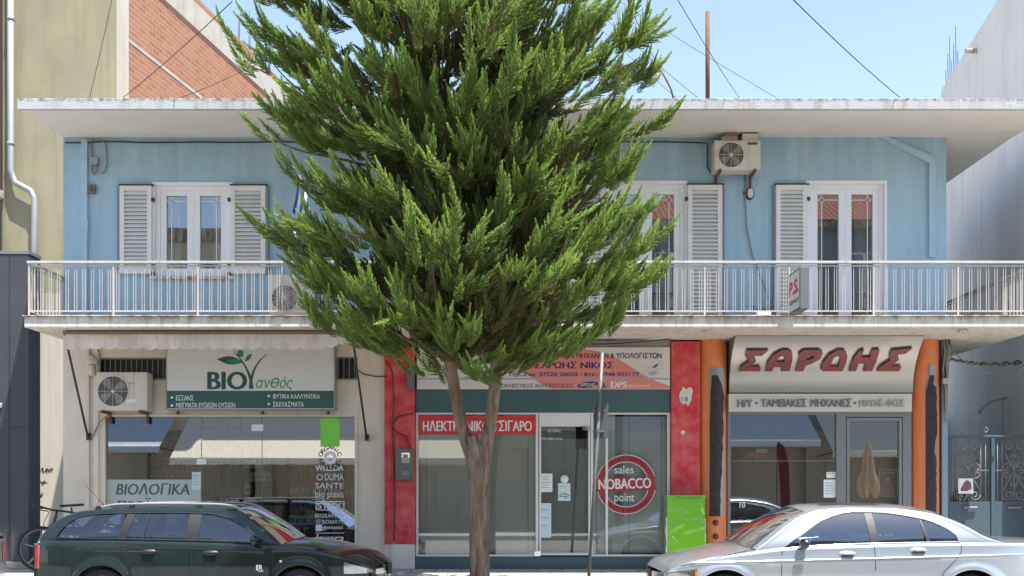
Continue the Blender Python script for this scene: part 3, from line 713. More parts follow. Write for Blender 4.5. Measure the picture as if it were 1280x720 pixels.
s4 = thing('round_sign', 'round red and white sticker with a red name band on the middle shop window', 'sign', (X(783), .033, Z(643)))
y = .0325; c = (X(783), y, Z(605.5))
ring = surf('dark_red_vinyl', (.34, .03, .04), .5)
build(MB().disc((c[0], y - .001, c[2]), 36.5 / 78, 'y', 56, 28.5 / 78), 'ring', ring, s4)
build(MB().disc((c[0], y, c[2]), 37.4 / 78, 'y', 56, 36.4 / 78).disc((c[0], y, c[2]), 28.6 / 78, 'y', 56, 27.6 / 78), 'outline', M['offwhite'], s4)
m = MB(); rot = lambda px, py: (c[0] + (px - 783) / 78 * math.cos(.035) - (605 - py) / 78 * math.sin(.035), c[2] + (px - 783) / 78 * math.sin(.035) + (605 - py) / 78 * math.cos(.035))
m.prism([rot(745.5, 613), rot(820, 613), rot(820, 596.5), rot(745.5, 596.5)], y - .004, y - .002); build(m, 'band', ring, s4)
text(s4, 'NOBACCO', (748, 814, 598, 611), y - .0045, M['paper'], .016, th=.001, rot=.035)
text(s4, 'sales', (768, 792, 582, 592), y - .001, M['offwhite'], .0, th=.001); text(s4, 'point', (768, 793, 617, 630), y - .001, M['offwhite'], .0, th=.001)
def arctext(parent, body, c, rad, a0, a1, h, y, mat, flip=False):
    n = len(body)
    for i, ch in enumerate(body):
        if ch == ' ': continue
        a = R(a0 + (a1 - a0) * i / (n - 1))
        v, f = glyphs(ch, .01, 0, .001); v[:, :2] -= v[:, :2].mean(0); k = h / .75; v[:, :2] *= k
        th = a - math.pi / 2 + (math.pi if flip else 0)
        px = c[0] + rad * math.cos(a) + v[:, 0] * math.cos(th) - v[:, 1] * math.sin(th); pz = c[2] + rad * math.sin(a) + v[:, 0] * math.sin(th) + v[:, 1] * math.cos(th)
        mb.add(np.stack([px, np.full(len(px), y), pz], 1).tolist(), f)
mb = MB(); arctext(s4, 'electronic cigarettes', c, 32.5 / 78, 142, 38, .045, y - .003, None); arctext(s4, 'eliquids & accessories', c, 32.5 / 78, 218, 322, .045, y - .003, None, True)
build(mb, 'lettering', surf('pale_red_print', (.62, .30, .30), .6), s4)

# curved metal canopy sign of the right shop
def canopy_y(t): return -.045 - .50 * (1 - t) ** 2.3          # t: 0 top .. 1 bottom
cz1, cz0 = 3.985, Z(491)
s5 = thing('canopy_sign', 'curved satin metal sign with large dark red Greek letters above the right shop', 'sign', (X(1025), 0, cz0))
cx0, cx1 = X(911), X(1140)
P = [[(x, canopy_y(t), cz1 + (cz0 - cz1) * t) for x in np.linspace(cx0, cx1, 9)] for t in np.linspace(0, 1, 22)]
build(MB().grid(P), 'curved_panel', M['satin'], s5)
m = MB()
for x in (cx0 + .001, cx1 - .001):
    m.add([(x, canopy_y(t), cz1 + (cz0 - cz1) * t) for t in np.linspace(0, 1, 22)] + [(x, .05, cz0), (x, .05, cz1)], [tuple(range(24))])
build(m, 'end_cheek', M['alu'], s5)
build(MB().box(cx0, cx1, canopy_y(0) - .003, .05, cz1 + .001, cz1 + .009), 'top_trim', M['dark'], s5)
def ccurve(px, py): 
    zz = Z(py, -.15); t = (cz1 - zz) / (cz1 - cz0); return (X(px, -.15), canopy_y(max(0, min(1, t))), zz)
def canopy_letter(polys):
    """outline polygons in px; first is the outline, the rest are counters"""
    cu = bpy.data.curves.new('l', 'CURVE'); cu.dimensions = '2D'; cu.fill_mode = 'BOTH'; cu.extrude = .5
    for poly in polys:
        sp = cu.splines.new('POLY'); sp.points.add(len(poly) - 1); sp.use_cyclic_u = True
        for p, q_ in zip(sp.points, poly): p.co = (q_[0], -q_[1], 0, 1)
    o = bpy.data.objects.new('l', cu); COL.objects.link(o); bpy.context.view_layer.update()
    me = bpy.data.meshes.new_from_object(o.evaluated_get(bpy.context.evaluated_depsgraph_get()))
    v = [tuple(p.co) for p in me.vertices]; f = [tuple(p.vertices) for p in me.polygons]
    bpy.data.objects.remove(o); bpy.data.curves.remove(cu); bpy.data.meshes.remove(me)
    out = []
    for (a, b, e_) in v:
        x_, y_, z_ = ccurve(a, -b); out.append((x_, y_ - (.055 if e_ > 0 else .004), z_))
    return out, f
SIG = [(930, 440), (957, 440), (950, 446), (939, 446), (944, 452.5), (936, 459), (950, 458.5), (950.5, 464), (924, 464), (925.5, 459), (935, 452.5), (929.5, 446)]
LET = [[SIG], 
       [[(957.5, 464), (958, 455), (964, 445), (973, 440), (981, 439.5), (987, 443), (988.5, 450), (987, 464), (977, 464), (977.5, 459), (967, 459), (965, 464)], [(969, 453.5), (979, 453.5), (979.5, 447), (975, 446), (970.5, 449)]],
       [[(995, 464), (997, 450), (995, 444), (1000, 440), (1019, 439.5), (1025, 443), (1023, 450), (1014, 455), (1006, 458), (1004, 464)], [(1006, 451.5), (1012, 450), (1016, 446.5), (1007, 446.5)]],
       [[(1026, 461), (1027, 455), (1033, 445), (1043, 439.5), (1051, 440), (1056, 446), (1056, 456), (1053, 464), (1029, 464)], [(1036, 458.5), (1047, 458.5), (1049, 450), (1046, 446), (1040, 448)]],
       [[(1062, 464), (1064, 450), (1069, 441), (1075, 439), (1073.5, 448), (1084, 448), (1085, 439.5), (1094, 439), (1093.5, 452), (1090, 464), (1080, 464), (1081.5, 455), (1072, 455), (1070, 464)]],
       [[(1109, 440), (1134, 437.5), (1128, 443.5), (1118, 445), (1121, 451), (1112, 458), (1126, 458), (1124, 464), (1097, 464), (1099, 459), (1110, 451.5), (1108, 446)]]]
for polys in LET:
    v, f = canopy_letter(polys); build(MB().add(v, f), 'letter', M['brownred'], s5)
y = -.11
s6 = sign_box('fascia_sign', 'beige fascia panel with raised grey Greek lettering below the curved metal sign', 911, 1140, 492, 514.5, y, .055, M['satin2'])
mtx = surf('grey_green_letter', (.17, .19, .18), .4, .3); 
for bd, rc, mm in (('Η/Υ', (921.5, 940.5, 499.5, 509), mtx), ('ΤΑΜΕΙΑΚΕΣ', (951, 1008, 498.5, 508.5), mtx), ('ΜΗΧΑΝΕΣ', (1013, 1064, 498.5, 508.5), mtx), ('ΗΧΟΣ-ΦΩΣ', (1074, 1130, 499, 508.5), surf('pale_green_letter', (.36, .37, .33), .4, .3))):
    text(s6, bd, rc, y - .001, mm, .010, th=.022)
m = MB()
for px in (945.5, 1068.5): m.lathe([(0, -.02), (.016, -.018), (.018, 0)], (X(px, y), y, Z(504, y)), 'y', 12)
build(m, 'stud', M['brownred'], s6)

# projecting box sign on the balcony
xs_, yn, yf = X(983, -1.36), -2.15, -1.5
t = thing('projecting_sign', 'small white box sign with red letters projecting from the balcony edge', 'sign', (xs_, yf, Z(392, -1.4)))
za_, zb_ = 4.16, 4.75
build(MB().box(xs_, xs_ + .13, yn, yf, za_, zb_), 'box', M['grey_metal'], t, bevel=.006)
build(MB().box(xs_ - .006, xs_ - .001, yn + .03, yf - .03, za_ + .03, zb_ - .03), 'face', M['offwhite'], t)
def sidetext(body, y0, y1, z0, z1, mat, bold, name='lettering'):
    v, f = glyphs(body, bold); lo, hi = v.min(0), v.max(0); u = (v - lo) / np.maximum(hi - lo, 1e-6)
    mb = MB(); mb.add(np.stack([xs_ - .006 - .003 * u[:, 2], y0 + (y1 - y0) * u[:, 0], z0 + (z1 - z0) * u[:, 1]], 1).tolist(), f)
    build(mb, name, mat, t)
sidetext('P.S.', yf - .06, yn + .06, za_ + .25, za_ + .46, surf('red_letter', (.55, .01, .03), .5), .03)
sidetext('SERVICE', yf - .06, yn + .06, za_ + .12, za_ + .18, M['dark'], .01)
build(MB().box(xs_ + .03, xs_ + .09, yf, -1.40, za_ + .06, za_ + .12), 'bracket', M['dark'], t)

# ------------------------------------------------------------------ left neighbour: rendered front, bare brick side
OB = .1628
Yb = 2.66; cxb = XL - .03
nb1 = thing('yellow_building', 'tall neighbouring building with stained yellow render and a bare brick side wall', 'building', (cxb - 3, Yb, SW))
HT = 12.05
m = MB(); m.box(cxb - 9, cxb, Yb, Yb + .3, SW, HT + .5); build(m, 'front_wall', M['yellow'], nb1)
def ob(t, out=0.0): return (cxb + OB * t + out, Yb + t)
brick = brickmat('hollow_red_brick', (1, 2), (.30, .098, .045), (.38, .155, .08), (.34, .235, .165), 1.0, .28, .10, .012)
m = MB(); a, b = ob(.302), ob(12)
m.add([(a[0], a[1], SW), (b[0], b[1], SW), (b[0], b[1], HT), (a[0], a[1], HT), (a[0] - 4, a[1], SW), (a[0] - 4, b[1], SW), (a[0] - 4, b[1], HT), (a[0] - 4, a[1], HT)],
      [(0, 1, 2, 3), (1, 5, 6, 2), (3, 2, 6, 7)])
build(m, 'brick_side_wall', brick, nb1)
def obeam(t0, t1, z0, z1, d):
    mm = MB(); a, b = ob(t0), ob(t1)
    mm.add([(a[0] - .05, a[1], z0), (b[0] - .05, b[1], z0), (b[0] + d, b[1], z0), (a[0] + d, a[1], z0), (a[0] - .05, a[1], z1), (b[0] - .05, b[1], z1), (b[0] + d, b[1], z1), (a[0] + d, a[1], z1)],
           [(0, 3, 2, 1), (4, 5, 6, 7), (0, 1, 5, 4), (1, 2, 6, 5), (2, 3, 7, 6), (3, 0, 4, 7)]); return mm
build(obeam(.31, 12, 11.35, 11.88, .03), 'concrete_beam', M['concrete'], nb1)
build(obeam(.31, 12, 9.96, 10.02, .01), 'concrete_beam', M['concrete'], nb1)
build(obeam(-.015, .30, SW, HT + .4, .02), 'rough_edge', M['beige'], nb1)
build(MB().box(cxb - 9, cxb - .01, Yb - .02, Yb, SW, 5.2), 'ground_floor_render', M['beige'], nb1)
# dark neighbour window and ledge at the frame's edge
m = MB(); m.box(X(-40, Yb), X(4, Yb), Yb - .12, Yb - .021, Z(240, Yb), Z(-60, Yb)); build(m, 'window', surf('brown_shutter', (.07, .05, .045), .6), nb1)
m = MB(); m.box(X(-40, Yb), X(6, Yb), Yb - .5, Yb - .021, Z(250, Yb), Z(240, Yb)); build(m, 'ledge', M['white_conc'], nb1, bevel=.01)
m = MB(); m.box(X(-40, Yb), X(3, Yb), Yb - .10, Yb - .021, Z(318, Yb), Z(262, Yb)); build(m, 'window', surf('green_grey_shutter', (.04, .05, .05), .6), nb1)
m = MB()
pth = [(17, -40), (17, 215), (22, 230), (42, 241), (46.5, 250), (46.5, 322), (44, 340), (41, 520), (38, 690)]
m.tube([(X(a, Yb), Yb - .12, Z(b, Yb)) for a, b in pth], .057, 12)
for py in (27, 182, 330, 510): 
    px = np.interp(py, [-40, 215, 250, 322, 690], [17, 17, 46.5, 46, 38]); m.tube([(X(px, Yb), Yb - .12, Z(py + 2, Yb)), (X(px, Yb), Yb - .12, Z(py - 2, Yb))], .064, 12)
build(m, 'drainpipe', M['gutter'], nb1)
rebm = surf('rebar_steel', (.035, .033, .035), .8)
for k in range(8):
    t0 = 5.6 + .32 * k; a = ob(t0, -.1 - .1 * (k % 2)); build(MB().tube([(a[0], a[1], HT - .02), (a[0] + .01, a[1], HT + .5 + .25 * ((k * 7) % 3))], .008, 6), 'rebar', rebm, nb1)
gm = MB(); rg = random.Random(11)
for (cx, cy, n) in ((58, 588, 9), (55, 603, 4), (52, 618, 3)):
    px = cx - n; pts = []
    for i in range(n * 4):
        pts.append((X(px + i * .5 + rg.uniform(-1.2, 1.2), Yb), Yb - .023, Z(cy + rg.uniform(-3.5, 3.5), Yb)))
    gm.tube(pts, .006, 4)
build(gm, 'graffiti', M['cable'], nb1)

nb0 = thing('dark_shopfront', 'charcoal clad corner of the shop at the far left edge', 'shopfront', (X(37) - .5, 0, SW))
m = MB(); m.box(X(37) - .95, X(37), -.02, .42, SW, Z(318)); build(m, 'cladding', M['black_clad'], nb0, bevel=.015)
m = MB(); m.box(X(37) - .96, X(37) + .01, -.03, .43, Z(318) + .001, Z(314)); build(m, 'top_edge', M['alu'], nb0)
m = MB(); m.box(X(12), X(12.7), -.024, -.019, Z(705), Z(320)); m.box(X(13), X(36.5), -.024, -.019, Z(534.6), Z(534)); build(m, 'joint', M['black'], nb0)
m = MB(); m.lathe([(.0, -.05), (.035, -.045), (.045, -.02), (.03, 0)], (X(2), -.02, Z(507)), 'y', 16); build(m, 'wall_knob', M['chrome'], nb0)
build(MB().box(X(37) - .95, X(37) + .02, -.06, .0, SW, Z(702)), 'base', M['concrete'], nb0, bevel=.01)

# right neighbour: white rendered wall running back at an angle
nx = 8.53; nb2 = thing('white_building', 'tall white rendered neighbouring building with plain side wall at the right', 'building', (nx + 3, 0, SW))
m = MB(); a, b = (nx - .45, -1.0), (nx + OB * 7.5, 7.5)
a = (nx - OB * .6, -.6)
m.add([(a[0], a[1], SW - .3), (b[0], b[1], SW - .3), (b[0], b[1], 10.65), (a[0], a[1], 10.65), (a[0] + 6, a[1], SW - .3), (b[0] + 6, b[1], SW - .3), (b[0] + 6, b[1], 10.65), (a[0] + 6, a[1], 10.65)],
      [(0, 1, 2, 3), (1, 5, 6, 2), (4, 0, 3, 7), (3, 2, 6, 7), (5, 4, 7, 6)])
build(m, 'wall', M['nwall'], nb2)
for k in range(2):        # its street front, just outside the picture
    for zf_ in (4.6, 7.8):
        xx = a[0] + 1.0 + 2.6 * k; w = MB(); yy = -.6
        for q in ((xx, xx + .08), (xx + .66, xx + .74), (xx + 1.32, xx + 1.4)): w.box(*q, yy - .05, yy - .002, zf_, zf_ + 1.9)
        w.box(xx, xx + 1.4, yy - .045, yy - .002, zf_ + 1.82, zf_ + 1.9); w.box(xx, xx + 1.4, yy - .045, yy - .002, zf_, zf_ + .08); wo = build(w, 'window', M['white_pvc'], nb2)
        build(MB().box(xx + .02, xx + 1.38, yy - .02, yy - .012, zf_ + .02, zf_ + 1.88), 'pane', surf('dark_window', (.03, .035, .04), .1), wo)
build(MB().box(a[0] + .3, a[0] + 6, -1.7, -.602, 4.0, 4.18), 'balcony_slab', M['white_conc'], nb2, bevel=.01)
m = MB(); m.box(a[0] + .3, a[0] + 6, -1.68, -1.64, 5.0, 5.04)
for k in range(48): m.box(a[0] + .32 + .118 * k, a[0] + .335 + .118 * k, -1.668, -1.652, 4.18, 5.0)
build(m, 'balcony_railing', M['rail'], nb2)
build(MB().box(a[0] + .5, a[0] + 5.8, -.64, -.602, SW, 3.4), 'shop_shutter', M['alu'], nb2)
t0 = 5.1; build(MB().box(nx + OB * t0 - .30, nx + OB * t0 + .02, t0 - .04, t0 + .04, 9.95, 10.03) if False else MB().tube([(nx + OB * 4.3 + .02, 4.3, 10.3), (nx + OB * 4.3 - .22, 4.3, 10.31)], .05, 10), 'spout', M['white_conc'], nb2)
for k in range(7):
    t0 = 6.2 + .19 * k; build(MB().tube([(nx + OB * t0 + .08, t0, 10.6), (nx + OB * t0 + .07, t0, 11.05 + .3 * ((k * 5) % 3))], .008, 6), 'rebar', rebm, nb2)
m = MB(); m.box(XR - .02, nx + 1.2, 7.0, 7.3, SW, 3.2); build(m, 'yard_wall', M['nwall'], nb2)
m = MB(); t0 = 2.2; bx = nx + OB * t0
m.tube([(bx + .02, t0, 3.25), (bx - .3, t0 - .05, 3.18), (bx - .5, t0 - .1, 3.02), (bx - .52, t0 - .1, 2.95)], .025, 8); m.tube([(bx - .06, t0, 3.2), (bx - .06, t0, 1.2)], .012, 6); build(m, 'lamp_arm', M['beige'], nb2)

# ------------------------------------------------------------------ gate between the buildings
gx0, gx1 = X(1185), nx - .03; gz1 = Z(547, .1)
gt = thing('metal_gate', 'blue grey double gate with scrolled ironwork above solid panels', 'gate', ((gx0 + gx1) / 2, .1, SW))
gm_ = X(1243.5)
m = MB()
for xx in (gx0 + .03, gm_, gx1 - .03): m.box(xx - .03, xx + .03, .06, .13, SW, gz1)
m.box(gx0, gx1, .055, .135, gz1 + .001, gz1 + .035)
build(m, 'frame', M['gatepaint'], gt, bevel=.006)
m = MB(); m.box(gx0 + .06, gm_ - .03, .08, .11, SW + .03, Z(627, .1)); build(m, 'panel', M['gatepaint'], gt, bevel=.004)
m = MB(); m.box(gm_ + .03, gx1 - .06, .08, .11, SW + .03, Z(627, .1)); build(m, 'panel', M['gatepaint'], gt, bevel=.004)
def spiral(c, r, a0, turns, sgn=1, n=26):
    return [(c[0] + r * (1 - .78 * i / n) * math.cos(a0 + sgn * turns * 2 * math.pi * i / n), .095, c[1] + r * (1 - .78 * i / n) * math.sin(a0 + sgn * turns * 2 * math.pi * i / n)) for i in range(n + 1)]
def scrollwork(cx):
    b = MB(); k = 1 / 78.0; zc = Z(588, .1); zt, zb = gz1, Z(627, .1); rr_ = .0075
    for s_ in (-1, 1):
        for up in (1, -1):
            zz = zc + up * 31 * k
            b.tube([(cx, .095, zc), (cx + s_ * 7 * k, .095, zc + up * 13 * k), (cx + s_ * 13.5 * k, .095, zc + up * 25 * k)], rr_, 5)
            b.tube(spiral((cx + s_ * 7.5 * k, zz), 6.8 * k, 0 if s_ > 0 else math.pi, 1.35, s_ * up), rr_, 5)
            b.tube([(cx, .095, zc + up * 3 * k), (cx + s_ * 4 * k, .095, zc + up * 14 * k)] + spiral((cx + s_ * 2.4 * k, zc + up * 18 * k), 2.6 * k, -up * .4 if s_ > 0 else math.pi + up * .4, 1.1, s_ * up, 14), rr_ * .8, 5)
        b.tube(spiral((cx + s_ * 9.5 * k, zc + 4 * k), 5.5 * k, math.pi if s_ > 0 else 0, 1.2, -s_), rr_, 5); b.tube(spiral((cx + s_ * 9.5 * k, zc - 5 * k), 5.5 * k, math.pi if s_ > 0 else 0, 1.2, s_), rr_, 5)
        b.tube([(cx + s_ * 15 * k, .095, zb), (cx + s_ * 15 * k, .095, zt)], rr_, 5); b.tube([(cx + s_ * 21 * k, .095, zb), (cx + s_ * 21 * k, .095, zt)], rr_, 5)
        b.tube([(cx + s_ * 4 * k, .095, zc), (cx + s_ * 27 * k, .095, zc)], rr_ * .7, 5)
    b.tube([(cx, .095, zb), (cx, .095, zt)], rr_, 5)
    b.tube(spiral((cx - 8 * k, zt + 5 * k), 3.5 * k, -1.5, 1.1, 1), rr_, 5); b.tube([(cx + 12 * k, .095, zt + 2 * k), (cx + 16 * k, .095, zt + 9 * k)] + spiral((cx + 21 * k, zt + 9 * k), 4.5 * k, math.pi, 1.1, -1), rr_, 5)
    return b
build(scrollwork(X(1214)), 'scrollwork', M['gatewhite'], gt); build(scrollwork(X(1271)), 'scrollwork', M['gatewhite'], gt)
m = MB()
for cx in (1214.5, 1270): m.tube([(X(cx - 8), .05, Z(634)), (X(cx - 7), .045, Z(634.5)), (X(cx + 7), .045, Z(634.5)), (X(cx + 8), .05, Z(634))], .018, 8)
build(m, 'letter_slot', M['gatewhite'], gt)
m = MB(); m.box(X(1239), X(1245), .04, .06, Z(572), Z(571)); build(m, 'latch', M['dark'], gt)
t = thing('notice', 'small framed notice with a dark red picture hung on the gate', 'notice', (X(1208.5), .06, Z(617)))
build(MB().box(X(1199.5), X(1218), .05, .065, Z(617), Z(598)), 'board', M['paper'], t)
m = MB(); m.prism([(X(1202), Z(612)), (X(1206), Z(604)), (X(1210), Z(600)), (X(1215), Z(603)), (X(1216), Z(611)), (X(1210), Z(614)), (X(1203), Z(614))], .046, .0495); build(m, 'picture', surf('dark_red_print', (.14, .05, .06), .5, var=.9, vscale=25, col2=(.35, .12, .12)), t)
# plants behind the gate
leafm = surf('leaf_green', (.045, .11, .03), .55, var=.5, vscale=6); 
def spiky(name, lab, x, y, h, n, seed, w=.035, grp=None):
    rg = random.Random(seed); t = thing(name, lab, 'plant', (x, y, SW), grp); b = MB()
    for k in range(n):
        a = rg.uniform(0, 6.28); l = h * rg.uniform(.6, 1); o = rg.uniform(.15, .5) * l; rows = []
        for i in range(6):
            s_ = i / 5; r_ = o * s_ ** 1.6; z = SW + .25 + l * (s_ - .25 * s_ ** 3); ww = w * (1 - s_) ** .7 * (0.5 + s_); cx, cy = x + r_ * math.cos(a), y + r_ * math.sin(a)
            rows.append([(cx - ww * math.sin(a), cy + ww * math.cos(a), z), (cx, cy, z - .01), (cx + ww * math.sin(a), cy - ww * math.cos(a), z)])
        b.grid(rows)
    build(b, 'leaves', leafm, t); build(MB().lathe([(.1, 0), (.14, .02), (.17, .26), (.18, .28), (.15, .28)], (x, y, SW), 'z', 20), 'pot', surf('terracotta', (.35, .13, .07), .8), t)
spiky('potted_plant', 'tall spiky potted plant with upright blades behind the left gate leaf', X(1196, .6), .65, 1.5, 26, 1)
spiky('potted_plant', 'low bushy potted plant beside the taller spiky one behind the gate', X(1216, .9), .95, 1.0, 60, 2, .03)
spiky('potted_plant', 'small dark potted plant near the middle post behind the gate', X(1235, .7), .75, .85, 50, 3, .03)

# ------------------------------------------------------------------ air conditioners
def aircon(label, x0, x1, z0, z1, y1, dep=.30, fan=(.36, .5), legs='bracket', grilled=False, group=None, badge=None):
    y0 = y1 - dep; w, h = x1 - x0, z1 - z0
    t = thing('air_conditioner', label, 'air conditioner', ((x0 + x1) / 2, y1, z0), group)
    build(MB().box(x0, x1, y0, y1, z0, z1), 'casing', M['ac'], t, bevel=.018)
    cx, cz, r = x0 + w * fan[0], z0 + h * fan[1], min(h * .43, w * .30)
    rg = MB(); rg.lathe([(r + .02, -.002), (r + .012, -.014), (r, -.012), (r - .008, .0)], (cx, y0, cz), 'y', 40); rg.lathe([(.0, -.012), (.03, -.01), (.03, 0)], (cx, y0, cz), 'y', 16)
    if grilled:
        for k in range(1, 6): rg.lathe([(r * k / 6 + .003, -.008), (r * k / 6 - .003, -.008)], (cx, y0, cz), 'y', 32)
    for a in ([0, math.pi / 2] if not grilled else [math.pi * k / 8 for k in range(8)]): rg.tube([(cx - r * math.cos(a), y0 - .01, cz - r * math.sin(a)), (cx + r * math.cos(a), y0 - .01, cz + r * math.sin(a))], .004, 5)
    if not grilled:
        for u in (-.55, .55): rg.tube([(cx + u * r, y0 - .01, cz - r * .83), (cx + u * r, y0 - .01, cz + r * .83)], .003, 5)
    build(rg, 'fan_grille', M['ac'], t)
    build(MB().disc((cx, y0 - .0035, cz), r, 'y', 40), 'fan_housing', surf('fan_dark_grey', (.10, .095, .09), .7), t)  # dark grey disc on the casing front, behind the blades
    bl = MB()
    for k in range(4):
        a = k * math.pi / 2 + .5; pts = [(cx + r * .93 * q * math.cos(a + da), y0 - .0065 - .001 * i, cz + r * .93 * q * math.sin(a + da)) for i, (q, da) in enumerate(((.15, 0), (.9, -.25), (1, 0), (.95, .45), (.3, .7)))]
        bl.add(pts, [tuple(range(5))])
    build(bl, 'fan', surf('fan_blade', (.24, .225, .20), .6), t)
    p = MB(); p.box(x0 + w * .74, x0 + w * .742, y0 - .003, y0, z0 + .01, z1 - .01); build(p, 'panel_joint', M['alu'], t)
    if badge: 
        m = MB(); m.box(x0 + w * badge[0], x0 + w * badge[1], y0 - .004, y0 - .0005, z0 + h * badge[2], z0 + h * badge[3]); build(m, 'badge', badge[4], t)
    lg = MB()
    for u in (.1, .85):
        xx = x0 + w * u
        if legs == 'bracket': lg.box(xx, xx + .035, y0 - .05, 0.0, z0 - .045, z0 - .001); lg.box(xx, xx + .035, -.04, 0.0, z0 - .19, z0 - .046)
        else: lg.box(xx - .03, xx + .06, y0 + .02, y1 - .02, z0 - legs, z0 - .001)
    build(lg, 'bracket' if legs == 'bracket' else 'foot', M['rust'] if legs == 'bracket' else M['rubber'], t, bevel=.004)
    return t
ya = -.38
ac1 = aircon('old cream air conditioner with rusty brackets high on the blue wall under the roof', X(893, ya), X(951, ya), Z(212, ya), Z(175, ya), -.08, .30, badge=(.71, .93, .84, .92, M['teal']))
ac2 = aircon('cream air conditioner beside the grey and green box sign', X(120.5, -.36), X(184, -.36), Z(513, -.36), Z(465, -.36), -.06, .30, fan=(.33, .5))
text(ac2, 'FUJITSU', (160, 168, 478, 481), -.362, surf('red_badge', (.6, .1, .06), .5), .0, th=.001)
build(MB().box(X(157.5, -.36), X(170.5, -.36), -.364, -.3605, Z(503, -.36), Z(499, -.36)), 'sticker', M['paper'], ac2)
ac3 = aircon('white air conditioner standing on the balcony floor behind the railing', X(336, -.4), X(390, -.4), FZ + .06, Z(343, -.4), -.10, .30, fan=(.37, .5), legs=.058, grilled=True)
# bric-a-brac on the upper unit
zt = Z(175, ya) + .002
t = thing('brick', 'broken red brick lying on the upper air conditioner', 'brick', (X(910, -.25), -.25, zt)); m = MB(); m.prism([(X(903, -.25), zt), (X(920, -.25), zt), (X(921, -.25), zt + .1), (X(905, -.25), zt + .105), (X(900, -.25), zt + .04)], -.33, -.12); build(m, 'body', M['concrete'], t, bevel=.006); m = MB(); m.box(X(904.5, -.25), X(920.5, -.25), -.34, -.1, zt + .07, zt + .125); build(m, 'fired_face', surf('brick_red', (.33, .15, .10), .9, var=.5, vscale=20), t)
t = thing('box', 'small weathered white box lying on the upper air conditioner', 'box', (X(936, -.25), -.25, zt)); m = MB(); m.box(X(926.5, -.25), X(945.5, -.25), -.34, -.1, zt, zt + .115); build(m, 'body', M['ac'], t, bevel=.005); m = MB(); m.box(X(926, -.25), X(946, -.25), -.345, -.095, zt + .116, zt + .126); build(m, 'lid', M['rust'], t)

# ------------------------------------------------------------------ small fittings on the facade
t = thing('wall_lamp', 'oval bulkhead lamp on the blue wall below the upper air conditioner', 'lamp', (X(937), 0, Z(250)))
m = MB(); m.prism(rounded(X(932), X(942), Z(250), Z(235), .06), -.03, .0); build(m, 'base', M['dark'], t, bevel=.005)
m = MB(); m.prism(rounded(X(933.5), X(940.5), Z(248.5), Z(236.5), .043), -.075, -.031); build(m, 'diffuser', surf('lamp_diffuser', (.62, .56, .46), .4), t, bevel=.015)
m = MB(); m.box(X(929), X(931.7), -.03, .0, Z(243), Z(240)); build(m, 'switch', M['dark'], t)
t = thing('junction_box', 'small grey junction box with looping conduit under the eave at upper left', 'junction box', (X(119), 0, Z(207)))
build(MB().box(X(115), X(124), -.07, .0, Z(207), Z(197.5)), 'box', M['gutter'], t, bevel=.008)
m = MB(); m.tube([(X(115.5), -.03, Z(175)), (X(115.5), -.03, Z(214)), (X(117), -.03, Z(218)), (X(120), -.03, Z(218)), (X(122), -.03, Z(212)), (X(122), -.03, Z(207))], .013, 6); m.tube([(X(116), -.03, Z(176)), (X(128), -.03, Z(176)), (X(133), -.03, Z(181)), (X(134.5), -.03, Z(205)), (X(132), -.03, Z(215)), (X(127), -.03, Z(217))], .012, 6); build(m, 'conduit', M['cable_grey'], t)
t = thing('meter_cover', 'tiny brown and grey wall box below the junction box at upper left', 'wall box', (X(116), 0, Z(243)))
build(MB().box(X(112), X(120.5), -.06, .0, Z(242.5), Z(231.5)), 'box', M['grey_metal'], t, bevel=.006); build(MB().box(X(113.5), X(118), -.066, -.0605, Z(240), Z(234)), 'cover', M['rust'], t)
def cable(label, pts, r=.011, mat=M['cable'], name='cable', group=None):
    m = MB(); m.tube(pts, r, 6); o = build(m, name, mat, None, origin=pts[0]); tag(o, label, 'cable', group); return o
def sag(a, b, d, n=12): 
    return [tuple(np.array(a) * (1 - t) + np.array(b) * t - np.array((0, 0, d * 4 * t * (1 - t)))) for t in np.linspace(0, 1, n)]
rg = random.Random(2)
pts = [(X(px), -.025, 7.2 - .02 * rg.random() - (.03 if px % 3 else 0)) for px in range(82, 880, 24)]
cable('black cable running along the top of the blue wall under the eave', pts + [(X(884), -.03, Z(180)), (X(884), -.03, Z(210)), (X(887), -.06, Z(216)), (X(892), -.1, Z(214))])
cable('grey hose hanging from the upper air conditioner down to the balcony', [(X(931), -.03, Z(219)), (X(931), -.03, Z(248)), (X(933), -.03, Z(285)), (X(940), -.03, Z(320)), (X(952), -.06, Z(352)), (X(958), -.2, Z(378)), (X(960), -.25, FZ + .05)], .012, M['gatewhite'])
t = thing('watering_can', 'blue plastic watering can on the balcony near the shutter', 'watering can', (X(957, -.5), -.5, FZ + .003))
bp = surf('blue_plastic', (.03, .13, .30), .4); px = X(957, -.5)
build(MB().lathe([(.0, 0), (.10, 0), (.11, .02), (.10, .2), (.085, .23), (.07, .235)], (px, -.5, FZ + .003), 'z', 22), 'body', bp, t)
m = MB(); m.tube([(px - .09, -.5, FZ + .06), (px - .17, -.5, FZ + .2), (px - .21, -.5, FZ + .3)], [.022, .016, .022], 8); m.tube([(px + .09, -.5, FZ + .06), (px + .16, -.5, FZ + .15), (px + .1, -.5, FZ + .28), (px, -.5, FZ + .26)], .012, 6); build(m, 'spout', bp, t)
t = thing('planter', 'small pale trough standing on the balcony floor beside the watering can', 'planter', (X(953, -.9), -.9, FZ + .003))
build(MB().box(X(945, -.9), X(962, -.9), -1.0, -.8, FZ + .003, FZ + .14), 'trough', M['white_pvc'], t, bevel=.01)
m = MB()
for k in range(24): a = rg.uniform(0, 6.28); xx = X(953, -.9) + rg.uniform(-.09, .09); m.tube([(xx, -.9, FZ + .12), (xx + .05 * math.cos(a), -.9 + .04 * math.sin(a), FZ + .2 + .05 * rg.random())], [.006, .001], 3)
build(m, 'seedlings', leafm, t)

